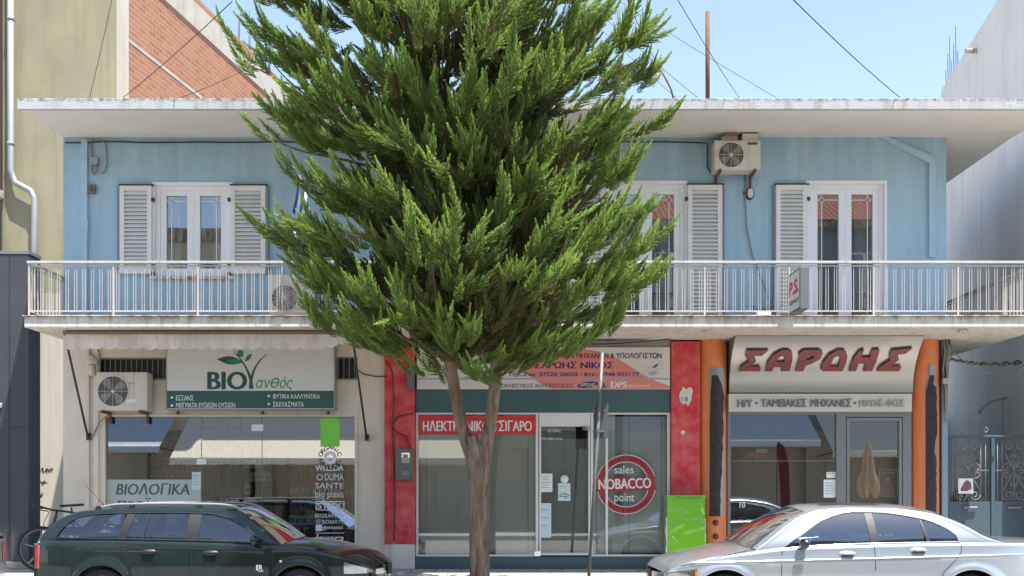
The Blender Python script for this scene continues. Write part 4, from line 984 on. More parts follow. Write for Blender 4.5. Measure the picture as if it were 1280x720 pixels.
# electricity meter and grey box on the red pilaster, cables running down
t = thing('electricity_meter', 'grey electricity meter box on the left red pilaster', 'meter box', (X(507), -.06, Z(600.5)))
build(MB().prism(rounded(X(496), X(517.5), Z(600.5), Z(561), .03), -.20, -.061), 'case', M['grey_metal'], t, bevel=.01)
m = MB(); m.box(X(502, -.2), X(512, -.2), -.204, -.2005, Z(579, -.2), Z(566, -.2)); build(m, 'window', M['glass'], t); m = MB(); m.box(X(503.5, -.2), X(510, -.2), -.2055, -.2042, Z(572, -.2), Z(568, -.2)); m.box(X(503, -.2), X(511, -.2), -.2055, -.2042, Z(594, -.2), Z(589, -.2)); build(m, 'dial', M['cable_grey'], t)
t = thing('fuse_box', 'small grey box at the top corner of the left red pilaster', 'fuse box', (X(514), -.06, Z(487)))
build(MB().box(X(509.5), X(519), -.14, -.061, Z(487), Z(460)), 'case', M['grey_metal'], t, bevel=.008); build(MB().box(X(510.5), X(518), -.146, -.1405, Z(484), Z(463)), 'door', M['grey_metal'], t, bevel=.003)
y = -.075
cable('red painted cable running down the left red pilaster', [(X(484), y, Z(452)), (X(491), y, Z(466)), (X(493), y, Z(500)), (X(491), y, Z(530)), (X(492), y, Z(560)), (X(494), y, Z(620)), (X(493), y, Z(676))], .010, surf('painted_cable', (.22, .02, .03), .6))
cable('cable curling from the left pilaster into the meter box', [(X(491), y, Z(531)), (X(498), y, Z(521)), (X(517), y, Z(517))], .009, M['cable'])
cable('cable looping from the pilaster down into the meter box top', [(X(491.5), y, Z(535)), (X(497), y, Z(541)), (X(509), y, Z(546)), (X(513), y, Z(560)), (X(513), -.1, Z(563))], .009, M['cable'])
cable('thin cable sagging across the cream wall towards the red pilaster', [(X(447), -.03, Z(462)), (X(455), -.03, Z(468)), (X(470), -.03, Z(471)), (X(484), -.07, Z(471))], .009, M['cable'])
# cables and bundle under the balcony at right
cable('dark cable stretched below the balcony over the middle shop', sag((X(700), -.1, Z(424)), (X(872), -.12, Z(419)), .05), .012, M['cable'])
cable('thinner sagging cable below the balcony over the middle shop', sag((X(690), -.14, Z(431)), (X(872), -.16, Z(420)), .06), .009, M['cable'])
cable('slack grey cable below the balcony over the middle shop', sag((X(720), -.16, Z(421)), (X(874), -.2, Z(416)), .09), .008, M['cable_grey'])
t = thing('cable_conduit', 'blue grey conduit standing between the right orange column and the gate', 'conduit', (X(1180), .05, SW))
build(MB().box(X(1177.5), X(1185), .0, .1, SW, Z(425)), 'trunking', surf('blue_grey_conduit', (.24, .32, .38), .5), t, bevel=.008)
t = thing('cable_bundle', 'tangled bundle of dusty cables under the balcony beside the right orange column', 'cables', (X(1181), -.03, Z(520)))
for k in range(9):
    a = rg.uniform(-1, 1) * .05; pts = [(X(1176 + rg.uniform(0, 9)), -.05 - .02 * k / 3, Z(415 + rg.uniform(0, 8))), (X(1181) + a, -.06 - .01 * k, Z(440)), (X(1180) + a * .8 + rg.uniform(-.05, .05), -.06, Z(462)), (X(1181) + a * .5, -.05, Z(490)), (X(1180) + a * .3 + .02, -.04, Z(505 + 3 * k))]
    build(MB().tube(pts, .011, 6), 'wire', M['cable_grey'] if k % 3 else M['cable'], t)
build(MB().box(X(1178, -.1), X(1185.5, -.1), -.13, -.08, Z(480, -.1), Z(473, -.1)), 'terminal_box', M['beige'], t, bevel=.005)
w0 = (X(1184), -.08, Z(449))
t = thing('cable_bundle', 'thick twisted cables stretching right from the column to the white building', 'cables', w0)
for k in range(4):
    e = (nx - .1, .6, Z(446 + 1.2 * k)); build(MB().tube([tuple(np.array(q) + np.array((0, .02 * math.sin(i * 1.9 + k * 1.57), .02 * math.cos(i * 1.9 + k * 1.57)))) for i, q in enumerate(sag(w0, e, .06, 22))], .012, 6), 'wire', M['cable_grey'] if k % 2 else M['cable'], t)
cable('loose cable drooping right of the orange column', sag((X(1183), -.06, Z(433)), (nx - .1, .5, Z(452)), .28), .009, M['cable_grey'])
cable('loose cable rising under the balcony at the right', [(X(1181), -.06, Z(460)), (X(1190), -.1, Z(440)), (X(1183), -.1, Z(425))], .009, M['cable_grey'])
rope = surf('pale_rope', (.62, .58, .52), .9)
def rag(label, px, py, y, seed):
    rg = random.Random(seed); c = (X(px, y), y, Z(py, y)); t = thing('rope_end', label, 'rope', c)
    for k in range(6): build(MB().tube([(c[0] + rg.uniform(-.02, .02), c[1], c[2] + .05)] + [(c[0] + rg.uniform(-.1, .1), c[1] + rg.uniform(-.03, .03), c[2] + rg.uniform(-.07, .06)) for _ in range(3)], .009, 5), 'strand', rope, t)
rag('frayed pale rope end hanging above the left orange column', 883, 410, -1.2, 1); rag('frayed pale rope end hanging under the balcony above the gate', 1203, 413, -1.3, 2)

# ------------------------------------------------------------------ retracted shop awning
ay = -1.15
aw = thing('awning', 'retracted cream shop awning with scalloped valance above the left shop', 'awning', (X(260), 0, Z(436, ay)))
ax0, ax1 = X(79, ay), X(440, ay); at = Z(415.5, ay); av = Z(434, ay)
n = 220; P = np.zeros((9, n, 3))
for j in range(9):
    for i in range(n):
        u = i / (n - 1); x = ax0 + (ax1 - ax0) * u; s_ = j / 8
        sc = .035 * abs(math.sin(math.pi * u * 22)) ** .7
        zb = av - sc + (.10 * max(0, (u - .9) / .1) if u > .9 else 0)
        P[j, i] = (x, ay + (.018 * math.sin(u * 90) + .03 * math.sin(u * 23 + 1)) * s_ + .012 * s_, at - .02 + (zb - at + .02) * s_)
build(MB().grid(P), 'valance', M['awncloth'], aw)
m = MB(); m.box(ax0, ax1, ay - .035, ay + .035, at - .03, at + .012); build(m, 'front_bar', surf('brown_bar', (.20, .15, .11), .5), aw, bevel=.01)
m = MB(); m.add([(ax0, ay, at + .016), (ax1, ay, at + .016), (ax1, -.05, at + .05), (ax0, -.05, at + .05), (ax0, ay, at + .022), (ax1, ay, at + .022), (ax1, -.05, at + .056), (ax0, -.05, at + .056)], [(0, 1, 2, 3), (7, 6, 5, 4), (0, 4, 5, 1)]); build(m, 'cloth', M['awncloth'], aw)
build(MB().tube([(ax0, -.06, at + .03), (ax1, -.06, at + .03)], .05, 10), 'roller', M['awncloth'], aw)
for pxa, pxb, pyb in ((80.5, 112, 547), (440, 459, 548)):
    m = MB(); m.tube([(X(pxa, ay), ay, at - .01), (X(pxb), -.07, Z(pyb))], .018, 8); m.box(X(pxb) - .03, X(pxb) + .03, -.07, .0, Z(pyb + 3), Z(pyb - 5)); build(m, 'arm', M['dark'], aw)
cable('crank rod and cables hanging on the cream wall left of the window', [(X(123), -.05, Z(437)), (X(127), -.06, Z(445)), (X(126), -.06, Z(500)), (X(138), -.08, Z(518)), (X(126), -.06, Z(528)), (X(118), -.05, Z(545)), (X(110), -.05, Z(550))], .012, M['cable_grey'])
t = thing('pipe_cover', 'pale plastic pipe joint on the cream wall above the lower air conditioner', 'pipe joint', (X(117), 0, Z(460)))
m = MB(); m.lathe([(.06, 0), (.1, .0), (.1, .05), (.06, .09), (.05, .14), (.0, .14)], (X(117), -.06, Z(456)), 'z', 18); build(m, 'cap', M['ac'], t); m = MB(); m.tube([(X(117), -.06, Z(456)), (X(117), -.06, Z(470))], .05, 10); build(m, 'pipe', M['cream'], t)

# ------------------------------------------------------------------ flag on the balcony
fx, fy = X(419, -1.30), -1.30
fl = thing('flag', 'furled blue and white striped flag on a slanted pole at the balcony', 'flag', (fx, fy, FZ + .3))
top = (X(366, -1.6), -1.6, Z(208, -1.6)); bot = (X(426, -1.25), -1.25, Z(380, -1.25))
build(MB().tube([bot, top], .011, 8), 'pole', M['alu'], fl)
nst = 9
for k in range(nst):
    P = []
    for i in range(15):
        t = i / 14; row = []
        for j in range(3):
            v = (k + j / 2) / nst
            base = np.array(top) * (1 - .04 - .42 * v) + np.array(bot) * (.04 + .42 * v)
            row.append((base[0] + .03 - .06 * t + .035 * math.sin(7 * t + 3 * v), base[1] - .07 * math.sin(9 * t + 2 * v) - .03, base[2] - (.95 - .35 * v) * t + .05 * math.sin(5 * t + k)))
        P.append(row)
    build(MB().grid(P), 'stripe', M['flagblue'] if k % 2 == 0 else M['flagwhite'], fl)

# ------------------------------------------------------------------ roof poles and overhead wires
t = thing('antenna_pole', 'rusty vertical pole standing on the roof against the sky', 'pole', (X(884.5, -.9), -.9, 7.296))
build(MB().tube([(X(884.5, -.9), -.9, 7.296), (X(884.5, -.9), -.9, Z(15, -.9))], .034, 10), 'pole', M['rust'], t); build(MB().box(X(884.5, -.9) - .08, X(884.5, -.9) + .08, -.98, -.82, 7.297, 7.315), 'base_plate', M['rust'], t)
t = thing('bent_conduit', 'short crooked cable stub with an orange tip rising from the roof edge', 'cable stub', (X(842, -1.5), -1.5, 7.296))
build(MB().tube([(X(843, -1.5), -1.5, 7.29), (X(839, -1.5), -1.5, Z(112, -1.5)), (X(833, -1.5), -1.5, Z(100, -1.5)), (X(828, -1.5), -1.5, Z(91, -1.5))], .014, 6), 'stem', M['rust'], t); build(MB().tube([(X(828, -1.5), -1.5, Z(91.5, -1.5)), (X(822, -1.5), -1.5, Z(86, -1.5))], .024, 8), 'tip', surf('orange_clay', (.55, .28, .16), .8), t)
def wire(label, a, b, ya, yb, r=.005): cable(label, sag((X(a[0], ya), ya, Z(a[1], ya)), (X(b[0], yb), yb, Z(b[1], yb)), .03), r, M['cable'], 'overhead_wire')
wire('overhead wire dropping steeply to the roof edge at the right of the sky', (985, -7), (1125, 122), -7.0, -1.4, .006)
wire('overhead wire crossing the sky behind the rusty roof pole to its right', (838, -16), (924, 122), -6.0, -.6)
wire('long slanting overhead wire from the tree top to the roof right of the pole', (760, -8), (970, 122), 6.0, .5)
wire('overhead wire from beside the tree crown down to the roof near the stub', (748, 15), (872, 122), 6.0, .4)
wire('overhead wire falling from the top of the sky to the crooked stub', (780, -10), (828, 93), -5.0, -1.5)
wire('faint overhead wire beside the tree crown, lowest at the roof edge', (745, 30), (845, 122), 7.0, .8)
wire('overhead wire crossing in front of the brick wall', (290, 2), (154, 122), -4.0, 1.5, .007)
wire('thin wire hanging against the yellow wall', (142, -10), (112, 122), 1.0, 1.8)
wire('thin wire in front of the brick wall low on the right', (330, 75), (226, 122), .0, 1.0)

# ------------------------------------------------------------------ street pole with plates, green cabinet, bicycle
py_ = -2.25
t = thing('sign_pole', 'leaning grey street pole with a dark sign plate seen on its back', 'street pole', (X(736, py_), py_, swz(-1.9)))
pb, pt = (X(735, py_), py_, swz(py_)), (X(753, py_), py_, Z(441, py_))
build(MB().tube([pb, pt], .025, 12), 'pole', M['grey_metal'], t)
m = MB(); m.box(X(742, py_ + .1), X(760, py_ + .1), py_ + .06, py_ + .075, Z(548, py_ + .1), Z(503, py_ + .1)); build(m, 'sign_plate', surf('plate_back', (.075, .085, .095), .6), t, bevel=.01)
m = MB()
for q in (512, 538): m.box(X(741, py_), X(756, py_), py_ + .03, py_ + .059, Z(q + 2, py_), Z(q, py_))
build(m, 'clamp', M['grey_metal'], t)

gy = -.42
gc = thing('green_cabinet', 'lime green plastic wrapped cabinet in front of the right red pilaster', 'cabinet', (X(857, gy), gy, SW))
g0, g1, h0, h1 = X(834, gy), X(881, gy), SW + .02, Z(619, gy)
P = []
for j in range(25):
    row = []
    for i in range(19):
        u, v = i / 18, j / 24
        d = .026 * math.exp(-((v - .62 + .35 * (u - .5) ** 2 - .1 * u) / .035) ** 2) + .022 * math.exp(-((v - .50 - .12 * u) / .03) ** 2) * (u > .4) + .006 * math.exp(-((v - .32 - .05 * u) / .02) ** 2) + .010 * math.sin(5 * u + 7 * v)
        row.append((g0 + (g1 - g0) * u, gy - .012 - d, h0 + (h1 - .05 - h0) * v))
    P.append(row)
build(MB().grid(P), 'front_panel', M['greenbox'], gc)
build(MB().box(g0, g1, gy, -.065, h0, h1 - .05), 'body', M['greenbox'], gc, bevel=.01)
build(MB().box(g0 - .01, g1 + .01, gy - .03, -.065, h1 - .048, h1), 'top_strip', M['greenbox'], gc, bevel=.008)
build(MB().box(g0 + .12, g1 - .05, gy - .034, gy - .0305, h1 - .044, h1 - .03), 'seam', M['alu'], gc)
m = MB(); rg = random.Random(9)
for xx, sg in ((g0, -1), (g1, 1)):
    zz = [h0 + (h1 - .35 - h0) * k / 8 for k in range(9)]
    m.add([(xx, gy - .01, z) for z in zz] + [(xx + sg * rg.uniform(.008, .025 if k != 7 else .05), gy + .02, z) for k, z in enumerate(zz)], [(k, k + 1, 10 + k, 9 + k) for k in range(8)])
build(m, 'torn_film', M['paper'], gc)

# bicycle leaning in the recess at left
bk = thing('bicycle', 'black mountain bicycle leaning against the wall behind the dark green car', 'bicycle', (X(60), -.36, SW))
by = -.36; wr = .33
def wheel(cx, yaw, nm='wheel'):
    c, s_ = math.cos(yaw), math.sin(yaw); cz = SW + wr + .012
    ring_ = [(cx + wr * math.cos(a) * c, by + wr * math.cos(a) * s_, cz + wr * math.sin(a)) for a in [2 * math.pi * k / 40 for k in range(41)]]
    w = build(MB().tube(ring_, .026, 8, cap=False), nm, M['rubber'], bk)
    sp = MB(); sp.tube([(cx + (wr - .03) * math.cos(a) * c, by + (wr - .03) * math.cos(a) * s_, cz + (wr - .03) * math.sin(a)) for a in [2 * math.pi * k / 40 for k in range(41)]], .012, 6, cap=False)
    for k in range(5):
        a = 2 * math.pi * k / 5 + .3; sp.tube([(cx, by, cz), (cx + (wr - .03) * math.cos(a) * c, by + (wr - .03) * math.cos(a) * s_, cz + (wr - .03) * math.sin(a))], .016, 6)
    build(sp, 'rim', surf('teal_grey_rim', (.12, .19, .21), .4, .4), w)
wx0, wx1 = X(51, by), X(51, by) + 1.02
wheel(wx0, .25); wheel(wx1, 0.0)
cz = SW + wr + .012
m = MB(); hd = (wx0 + .22, by, cz + .42)
for sgn in (-.06, .06): m.tube([(wx0, by + sgn, cz), (wx0 + .12, by + sgn, cz + .2), (hd[0] - .05, by + sgn * .7, hd[2] - .05)], .018, 8)
build(m, 'fork', M['black'], bk)
m = MB(); bb = (wx0 + .58, by, cz - .03); st = (wx0 + .50, by, cz + .45)
m.tube([(hd[0] - .04, by, hd[2] - .06), (hd[0] + .02, by, hd[2] + .09)], .025, 8); m.tube([hd, bb], .024, 8); m.tube([hd, (st[0], by, st[2] - .05)], .022, 8); m.tube([bb, st], .02, 8)
for sgn in (-.06, .06): m.tube([bb, (wx1, by + sgn, cz)], .012, 6); m.tube([st, (wx1, by + sgn, cz)], .011, 6)
build(m, 'frame', surf('bicycle_frame', (.02, .022, .025), .3, coat=.5), bk)
m = MB(); hz = hd[2] + .17
m.tube([(hd[0] + .02, by, hd[2] + .09), (hd[0] + .03, by, hz)], .02, 8); m.tube([(hd[0] - .22, by - .25, hz + .10), (hd[0] - .02, by - .06, hz + .02), (hd[0] + .08, by + .06, hz - .0), (hd[0] + .26, by + .26, hz - .04)], .016, 8)
m.tube([(hd[0] - .25, by - .26, hz + .12), (hd[0] - .12, by - .16, hz + .05)], .022, 8); m.tube([(hd[0] - .22, by - .27, hz + .04), (hd[0] - .06, by - .1, hz)], .009, 5); m.tube([(hd[0] - .05, by - .08, hz), (hd[0] - .14, by - .1, hz - .2), (hd[0] - .05, by - .05, cz + .2)], .006, 5)
build(m, 'handlebar', M['black'], bk)
m = MB(); m.tube([st, (st[0] - .02, by, st[2] + .2)], .014, 8); m.prism([(st[0] - .18, st[2] + .2), (st[0] + .16, st[2] + .22), (st[0] + .16, st[2] + .26), (st[0] - .18, st[2] + .24)], by - .06, by + .06); build(m, 'saddle', M['black'], bk, bevel=.015)
m = MB(); m.lathe([(.09, -.01), (.1, 0), (.09, .01)], (bb[0], by - .06, bb[2]), 'y', 20); m.tube([(bb[0], by - .08, bb[2]), (bb[0] + .1, by - .09, bb[2] - .14)], .012, 6); m.box(bb[0] + .06, bb[0] + .15, by - .17, by - .09, bb[2] - .16, bb[2] - .14); build(m, 'crank', M['dark'], bk)

# ------------------------------------------------------------------ inside the shops and on their glass
def sheet(label, px0, px1, py0, py1, mat, y=.028, name='paper_note', lines=0):
    t = thing(name, label, 'paper note', (X((px0 + px1) / 2, y), y, Z(py1, y)))
    build(MB().box(X(px0, y), X(px1, y), y - .001, y + .001, Z(py1, y), Z(py0, y)), 'sheet', mat, t)
    if lines:
        m = MB(); rg = random.Random(int(px0)); h = (py1 - py0)
        for k in range(lines):
            q = py0 + h * (.18 + .7 * k / lines); m.box(X(px0 + (px1 - px0) * .15, y), X(px0 + (px1 - px0) * rg.uniform(.6, .88), y), y - .0018, y - .0012, Z(q + .7, y), Z(q, y))
        build(m, 'print', M['cable_grey'], t)
    return t
sheet('white printed notice on the middle shop door, left of the round sticker', 675, 690.5, 592, 615, M['paper'], lines=5)
ar = sheet('pale notice with an outlined arrow on the middle shop door', 697.5, 713, 604, 626, M['paperblue'], lines=2)
m = MB(); zc = Z(619.5, .028); xa = X(699.5, .028); m.prism([(xa, zc - .02), (xa + .09, zc - .02), (xa + .09, zc - .05), (xa + .155, zc), (xa + .09, zc + .05), (xa + .09, zc + .02), (xa, zc + .02)], .0262, .0268); build(m, 'arrow', M['dark'], ar); m = MB(); m.prism([(xa + .012, zc - .01), (xa + .1, zc - .01), (xa + .1, zc - .03), (xa + .137, zc), (xa + .1, zc + .03), (xa + .1, zc + .01), (xa + .012, zc + .01)], .0255, .0261); build(m, 'arrow_fill', M['paperblue'], ar)
sheet('long pale blue poster taped low on the middle shop door', 673.5, 689, 629, 672, M['paperblue'], lines=3)
t = thing('round_sticker', 'plain round white sticker above the arrow notice', 'sticker', (X(705.5, .028), .028, Z(604))); build(MB().lathe([(0, -.001), (.065, -.001), (.065, .001)], (X(705.5, .028), .027, Z(599, .028)), 'y', 28), 'disc', M['paper'], t)
sheet('small white card on the right shop window, upper of two', 1033, 1045, 590, 597.5, M['paper'], .022, lines=1)
sheet('white printed notice on the right shop window below the small card', 1029.5, 1045, 599.5, 622, M['paper'], .022, lines=5)
t = sheet('dark and pink advertising poster behind the right shop door glass', 1099.5, 1121.5, 587.5, 620, surf('poster_dark', (.05, .08, .11), .4), .045, 'poster')
y = .044; m = MB(); m.prism([(X(1102, y), Z(618, y)), (X(1104, y), Z(607, y)), (X(1108, y), Z(603, y)), (X(1112.5, y), Z(603, y)), (X(1117, y), Z(607, y)), (X(1120, y), Z(618, y))], y - .002, y - .0005); build(m, 'pink_shape', surf('poster_pink', (.55, .10, .14), .4), t)
m = MB(); m.disc((X(1110, y), y - .003, Z(599.5, y)), .04, 'y', 16); m.box(X(1101, y), X(1120, y), y - .0015, y - .0008, Z(592, y), Z(590, y)); build(m, 'pale_shape', M['beige'], t)
m = MB(); 
for a, b, c, d in ((1098.8, 1099.5, 587, 620.6), (1121.5, 1122.2, 587, 620.6), (1099.5, 1121.5, 587, 587.6), (1099.5, 1121.5, 620, 620.6)): m.box(X(a, y), X(b, y), y - .003, y + .003, Z(d, y), Z(c, y))
build(m, 'frame', M['paper'], t)
sheet('pale blue opening notice on the left shop glass door', 240, 251, 590, 612, M['paperblue'], .047, lines=4)
t = thing('window_sticker', 'lime green vertical strip sticker at the top of the left shop window', 'sticker', (X(412), .045, Z(558))); build(MB().box(X(400), X(424), .046, .048, Z(558), Z(521.5)), 'strip', M['limegreen'], t)
t = thing('brand_lettering', 'column of white brand names on the right end of the left shop window', 'lettering', (X(412), .046, Z(680)))
y = .047
for bd, rc, b, sh in (('WELEDA', (394, 429.5, 581.5, 588.5), .02, 0), ('DUMA', (406, 429.5, 592, 600.5), -.005, 0), ('SANTE', (394, 429.5, 603.5, 610.5), .0, 0), ('bio plasis', (394, 429.5, 613.5, 624.5), .0, 0), ('STYX', (396.5, 427.5, 628.5, 636), .015, 0), ('BIOSAMOS', (394, 429.5, 642, 647), .005, 0), ('BIOEARTH', (402.5, 429.5, 650, 654.5), .005, 0), ('giovanni', (403, 428.5, 657, 663), .01, 0), ('lavera', (394, 429.5, 667.5, 677.5), .01, .25)):
    text(t, bd, rc, y, M['paper'], b, sh, th=.001)
m = MB()
for a, b, c, d in ((394, 430, 626.5, 627.6), (394, 430, 637, 638), (394, 395.2, 627.6, 637), (428.8, 430, 627.6, 637), (394, 402, 656, 664), (394, 430, 666, 666.8), (394, 430, 678.6, 679.4)): m.box(X(a), X(b), y - .001, y, Z(d), Z(c))
m.disc((X(399), y - .0005, Z(596.5)), .05, 'y', 24, .038); m.disc((X(397.5), y - .0005, Z(652)), .032, 'y', 20, .022)
build(m, 'rules', M['paper'], t)
c = (X(412), y, Z(572)); mb = MB()
for wd, a0, a1, rad in (('ORGANIC', 160, 20, .16), ('NATURAL', 200, 340, .16)): arctext(t, wd, c, rad, a0, a1, .075, y - .001, None, wd == 'NATURAL')
mb.disc((c[0], y, c[2]), .105, 'y', 28, .05); build(mb, 'round_lettering', M['paper'], t)

def shelf_unit(name, label, x0, x1, y0, y1, z0, levels, mat, back=None):
    t = thing(name, label, 'shelf', ((x0 + x1) / 2, (y0 + y1) / 2, z0)); z1 = levels[-1] + .35
    for a in (x0, x1 - .025): build(MB().box(a, a + .025, y1 - .06, y1, z0, z1), 'side_panel', mat, t)
    for z in levels: build(MB().box(x0 + .025, x1 - .025, y0, y1, z - .025, z), 'shelf', mat, t)
    build(MB().box(x0 + .025, x1 - .025, y1 - .012, y1, z0, z1), 'back_panel', back or mat, t)
    return t
zf = SW + .021
ys_ = .10
lv = [Z(q, ys_) for q in (692, 676, 656.5, 638, 618.5, 599)]
shelf_unit('display_shelf', 'red brown display shelves full of jars and boxes behind the brand names', X(360, ys_), X(446, ys_), ys_, ys_ + .24, zf, lv, M['shelf_red'])
shelf_unit('display_shelf', 'dark wooden shelves of small bottles at the back left of the left shop', X(178, 2.2), X(282, 2.2), 2.2, 2.5, zf, [Z(q, 2.2) for q in (650, 632, 616, 603, 588, 573)], M['wood_dk'])
t = thing('cabinet', 'tall brown wooden cabinet side in the middle of the left shop', 'cabinet', (X(350, .7), .9, zf)); build(MB().box(X(342, .7), X(357, .7), .7, 1.2, zf, 2.75), 'body', M['wood'], t, bevel=.006); build(MB().box(X(342.6, .7), X(356.4, .7), .694, .699, zf + .1, 2.70), 'door', M['wood'], t, bevel=.004)
t = thing('display_rack', 'dark wire rack hung with small pale packets inside the left shop', 'rack', (X(322, 1.0), 1.0, zf))
m = MB()
for px in (304, 322, 341): m.tube([(X(px, 1.0), 1.05, zf), (X(px, 1.0), 1.05, Z(545, 1.0))], .012, 6)
for q in (560, 577, 593, 609, 625, 641): m.tube([(X(303, 1.0), 1.05, Z(q, 1.0)), (X(342, 1.0), 1.05, Z(q, 1.0))], .008, 5)
build(m, 'frame', M['dark'], t)
# products
def proto_bottle(name, label, cat, body, cap, r, h, loc, grp):
    t = thing(name, label, cat, loc, grp); x, y, z = loc
    build(MB().lathe([(0, 0), (r, 0), (r, h * .62), (r * .4, h * .78), (r * .4, h * .84), (0, h * .84)], loc, 'z', 12), 'body', body, t)
    build(MB().lathe([(0, h * .83), (r * .55, h * .83), (r * .55, h), (0, h)], loc, 'z', 10), 'cap', cap, t); return t
bmats = [surf('bottle_' + n, c, .3) for n, c in (('brown', (.10, .04, .02)), ('white', (.62, .62, .60)), ('blue', (.20, .30, .42)), ('green', (.10, .22, .10)))]
def row(proto, x0, x1, y, z, n, jit=.01):
    rg = random.Random(int(z * 100) + n)
    for k in range(n):
        dup(proto, (x0 + (x1 - x0) * (k + .5) / n + rg.uniform(-jit, jit), y, z + .001))
S = lambda q: Z(q, ys_)
b1 = proto_bottle('bottle', 'blue glass bottle with dark cap standing in the bottle row of the red brown shelves', 'bottle', bmats[2], M['dark'], .028, .17, (X(364, ys_), .17, S(638) + .001), 'blue bottles on the red brown shelves')
row(b1, X(366, ys_), X(443, ys_), .17, S(638), 13, .004)
b2_ = proto_bottle('jar', 'white jar in the upper jar row of the red brown shelves', 'jar', bmats[1], M['beige'], .036, .14, (X(364, ys_), .17, S(618.5) + .001), 'white jars on the red brown shelves')
row(b2_, X(367, ys_), X(443, ys_), .17, S(618.5), 11, .004)
b2b = proto_bottle('bottle', 'green bottle on the topmost level of the red brown shelves', 'bottle', bmats[3], M['dark'], .028, .2, (X(364, ys_), .18, S(599) + .001), 'green bottles on the top shelf'); row(b2b, X(367, ys_), X(443, ys_), .18, S(599), 11, .008)
def proto_box(name, label, cat, mat, mat2, w, d, h, loc, grp):
    t = thing(name, label, cat, loc, grp); x, y, z = loc
    build(MB().box(x - w / 2, x + w / 2, y - d / 2, y + d / 2, z, z + h), 'carton', mat, t, bevel=.003); build(MB().box(x - w * .38, x + w * .38, y - d / 2 - .002, y - d / 2 - .0005, z + h * .2, z + h * .75), 'label_print', mat2, t); return t
c1 = proto_box('carton', 'pale carton with a brown print on the low level of the red brown shelves', 'carton', M['paper'], M['wood'], .19, .08, .24, (X(367, ys_), .18, S(656.5 + 8) - .001 + .001), 'pale cartons on the red brown shelves')
c1.location.z = S(676) + .001
row(c1, X(375, ys_), X(398, ys_), .18, S(676), 1, 0)
c2 = proto_box('carton', 'orange red carton beside the pale cartons on the red brown shelves', 'carton', surf('orange_carton', (.55, .10, .05), .5), M['beige'], .17, .08, .22, (X(391, ys_), .18, S(676) + .001), 'orange cartons on the red brown shelves'); row(c2, X(398, ys_), X(443, ys_), .18, S(676), 3, 0)
c3 = proto_box('carton', 'small white carton on the fourth level of the red brown shelves', 'carton', M['paper'], M['dgreen'], .09, .07, .15, (X(364, ys_), .18, S(656.5) + .001), 'white cartons on the red brown shelves'); row(c3, X(367, ys_), X(443, ys_), .18, S(656.5), 9, .004)
b3 = proto_bottle('bottle', 'small brown bottle on the dark wooden shelves at the back', 'bottle', bmats[0], M['paper'], .03, .13, (X(182, 2.2), 2.3, Z(573, 2.2) + .001), 'brown bottles on the dark back shelves')
for q in (573, 588, 603, 616): row(b3, X(184, 2.2), X(279, 2.2), 2.3, Z(q, 2.2), 14, .01)
pk = proto_box('packet', 'small pale packet hanging on the dark wire rack', 'packet', M['paper'], bmats[3], .1, .02, .14, (X(309, 1.0), 1.0, Z(572, 1.0)), 'packets on the wire rack')
rg = random.Random(4)
for q in (577, 593, 609, 625, 641):
    for px in (309, 317, 327, 335):
        if rg.random() < .8: dup(pk, (X(px, 1.0) + rg.uniform(-.01, .01), 1.0, Z(q, 1.0) + .02 - .13))
t = thing('counter', 'dark counter inside the left shop', 'counter', (X(230, 2), 1.6, zf)); build(MB().box(X(150, 1.4), X(270, 1.4), 1.4, 1.9, zf, 1.25), 'body', M['wood_dk'], t, bevel=.01); build(MB().box(X(148, 1.4), X(272, 1.4), 1.36, 1.94, 1.252, 1.29), 'top', M['wood'], t, bevel=.006)
for (pa, pb_, lab) in ((276, 288, 'dark green hanging curtain at the left of a brown doorway in the left shop'), (298, 303, 'narrow dark green curtain right of the brown doorway in the left shop')):
    t = thing('door_curtain', lab, 'curtain', (X((pa + pb_) / 2, 2.0), 2.0, zf)); P = [[(X(pa, 2.0) + (X(pb_, 2.0) - X(pa, 2.0)) * i / 14, 2.0 + .03 * math.sin(i * 1.4), z) for i in range(15)] for z in (zf + .02, 2.95)]; build(MB().grid(P), 'cloth', surf('green_cloth', (.02, .07, .035), .9), t)
# right shop: desk, office chair back, red and white toy box
t = thing('desk', 'dark desk with a monitor inside the right shop', 'desk', (X(950, 1.6), 1.6, zf)); build(MB().box(X(918, 1.3), X(1010, 1.3), 1.3, 2.0, 1.03, 1.07), 'desktop', M['wood'], t, bevel=.004)
for px in (921, 1004): build(MB().box(X(px, 1.3), X(px + 4, 1.3), 1.32, 1.98, zf, 1.029), 'leg', M['dark'], t)
t = thing('monitor', 'black computer monitor on the dark desk in the right shop', 'monitor', (X(960, 1.5), 1.55, 1.072)); m = MB(); m.box(X(948, 1.5), X(972, 1.5), 1.5, 1.54, 1.2, 1.52); build(m, 'screen', M['black'], t, bevel=.008); m = MB(); m.box(X(958, 1.5), X(962, 1.5), 1.52, 1.55, 1.09, 1.25); m.box(X(953, 1.5), X(967, 1.5), 1.46, 1.62, 1.072, 1.089); build(m, 'stand', M['black'], t)
t = thing('wall_shelf', 'long pale shelf on brackets inside the right shop', 'shelf', (X(980, .9), .9, Z(575, .8))); build(MB().box(X(914, .8), X(1043, .8), .8, 1.05, Z(577, .8), Z(575, .8)), 'board', M['satin2'], t)
for px in (930, 985, 1035): build(MB().box(X(px, .8), X(px + 1.5, .8), .85, 1.05, Z(590, .8), Z(577, .8) - .001), 'bracket', M['dark'], t)
t = thing('toy_truck', 'red and white model truck standing on the pale shelf in the right shop', 'model', (X(948, .9), .9, Z(575, .8) + .002)); zt = Z(575, .8) + .03
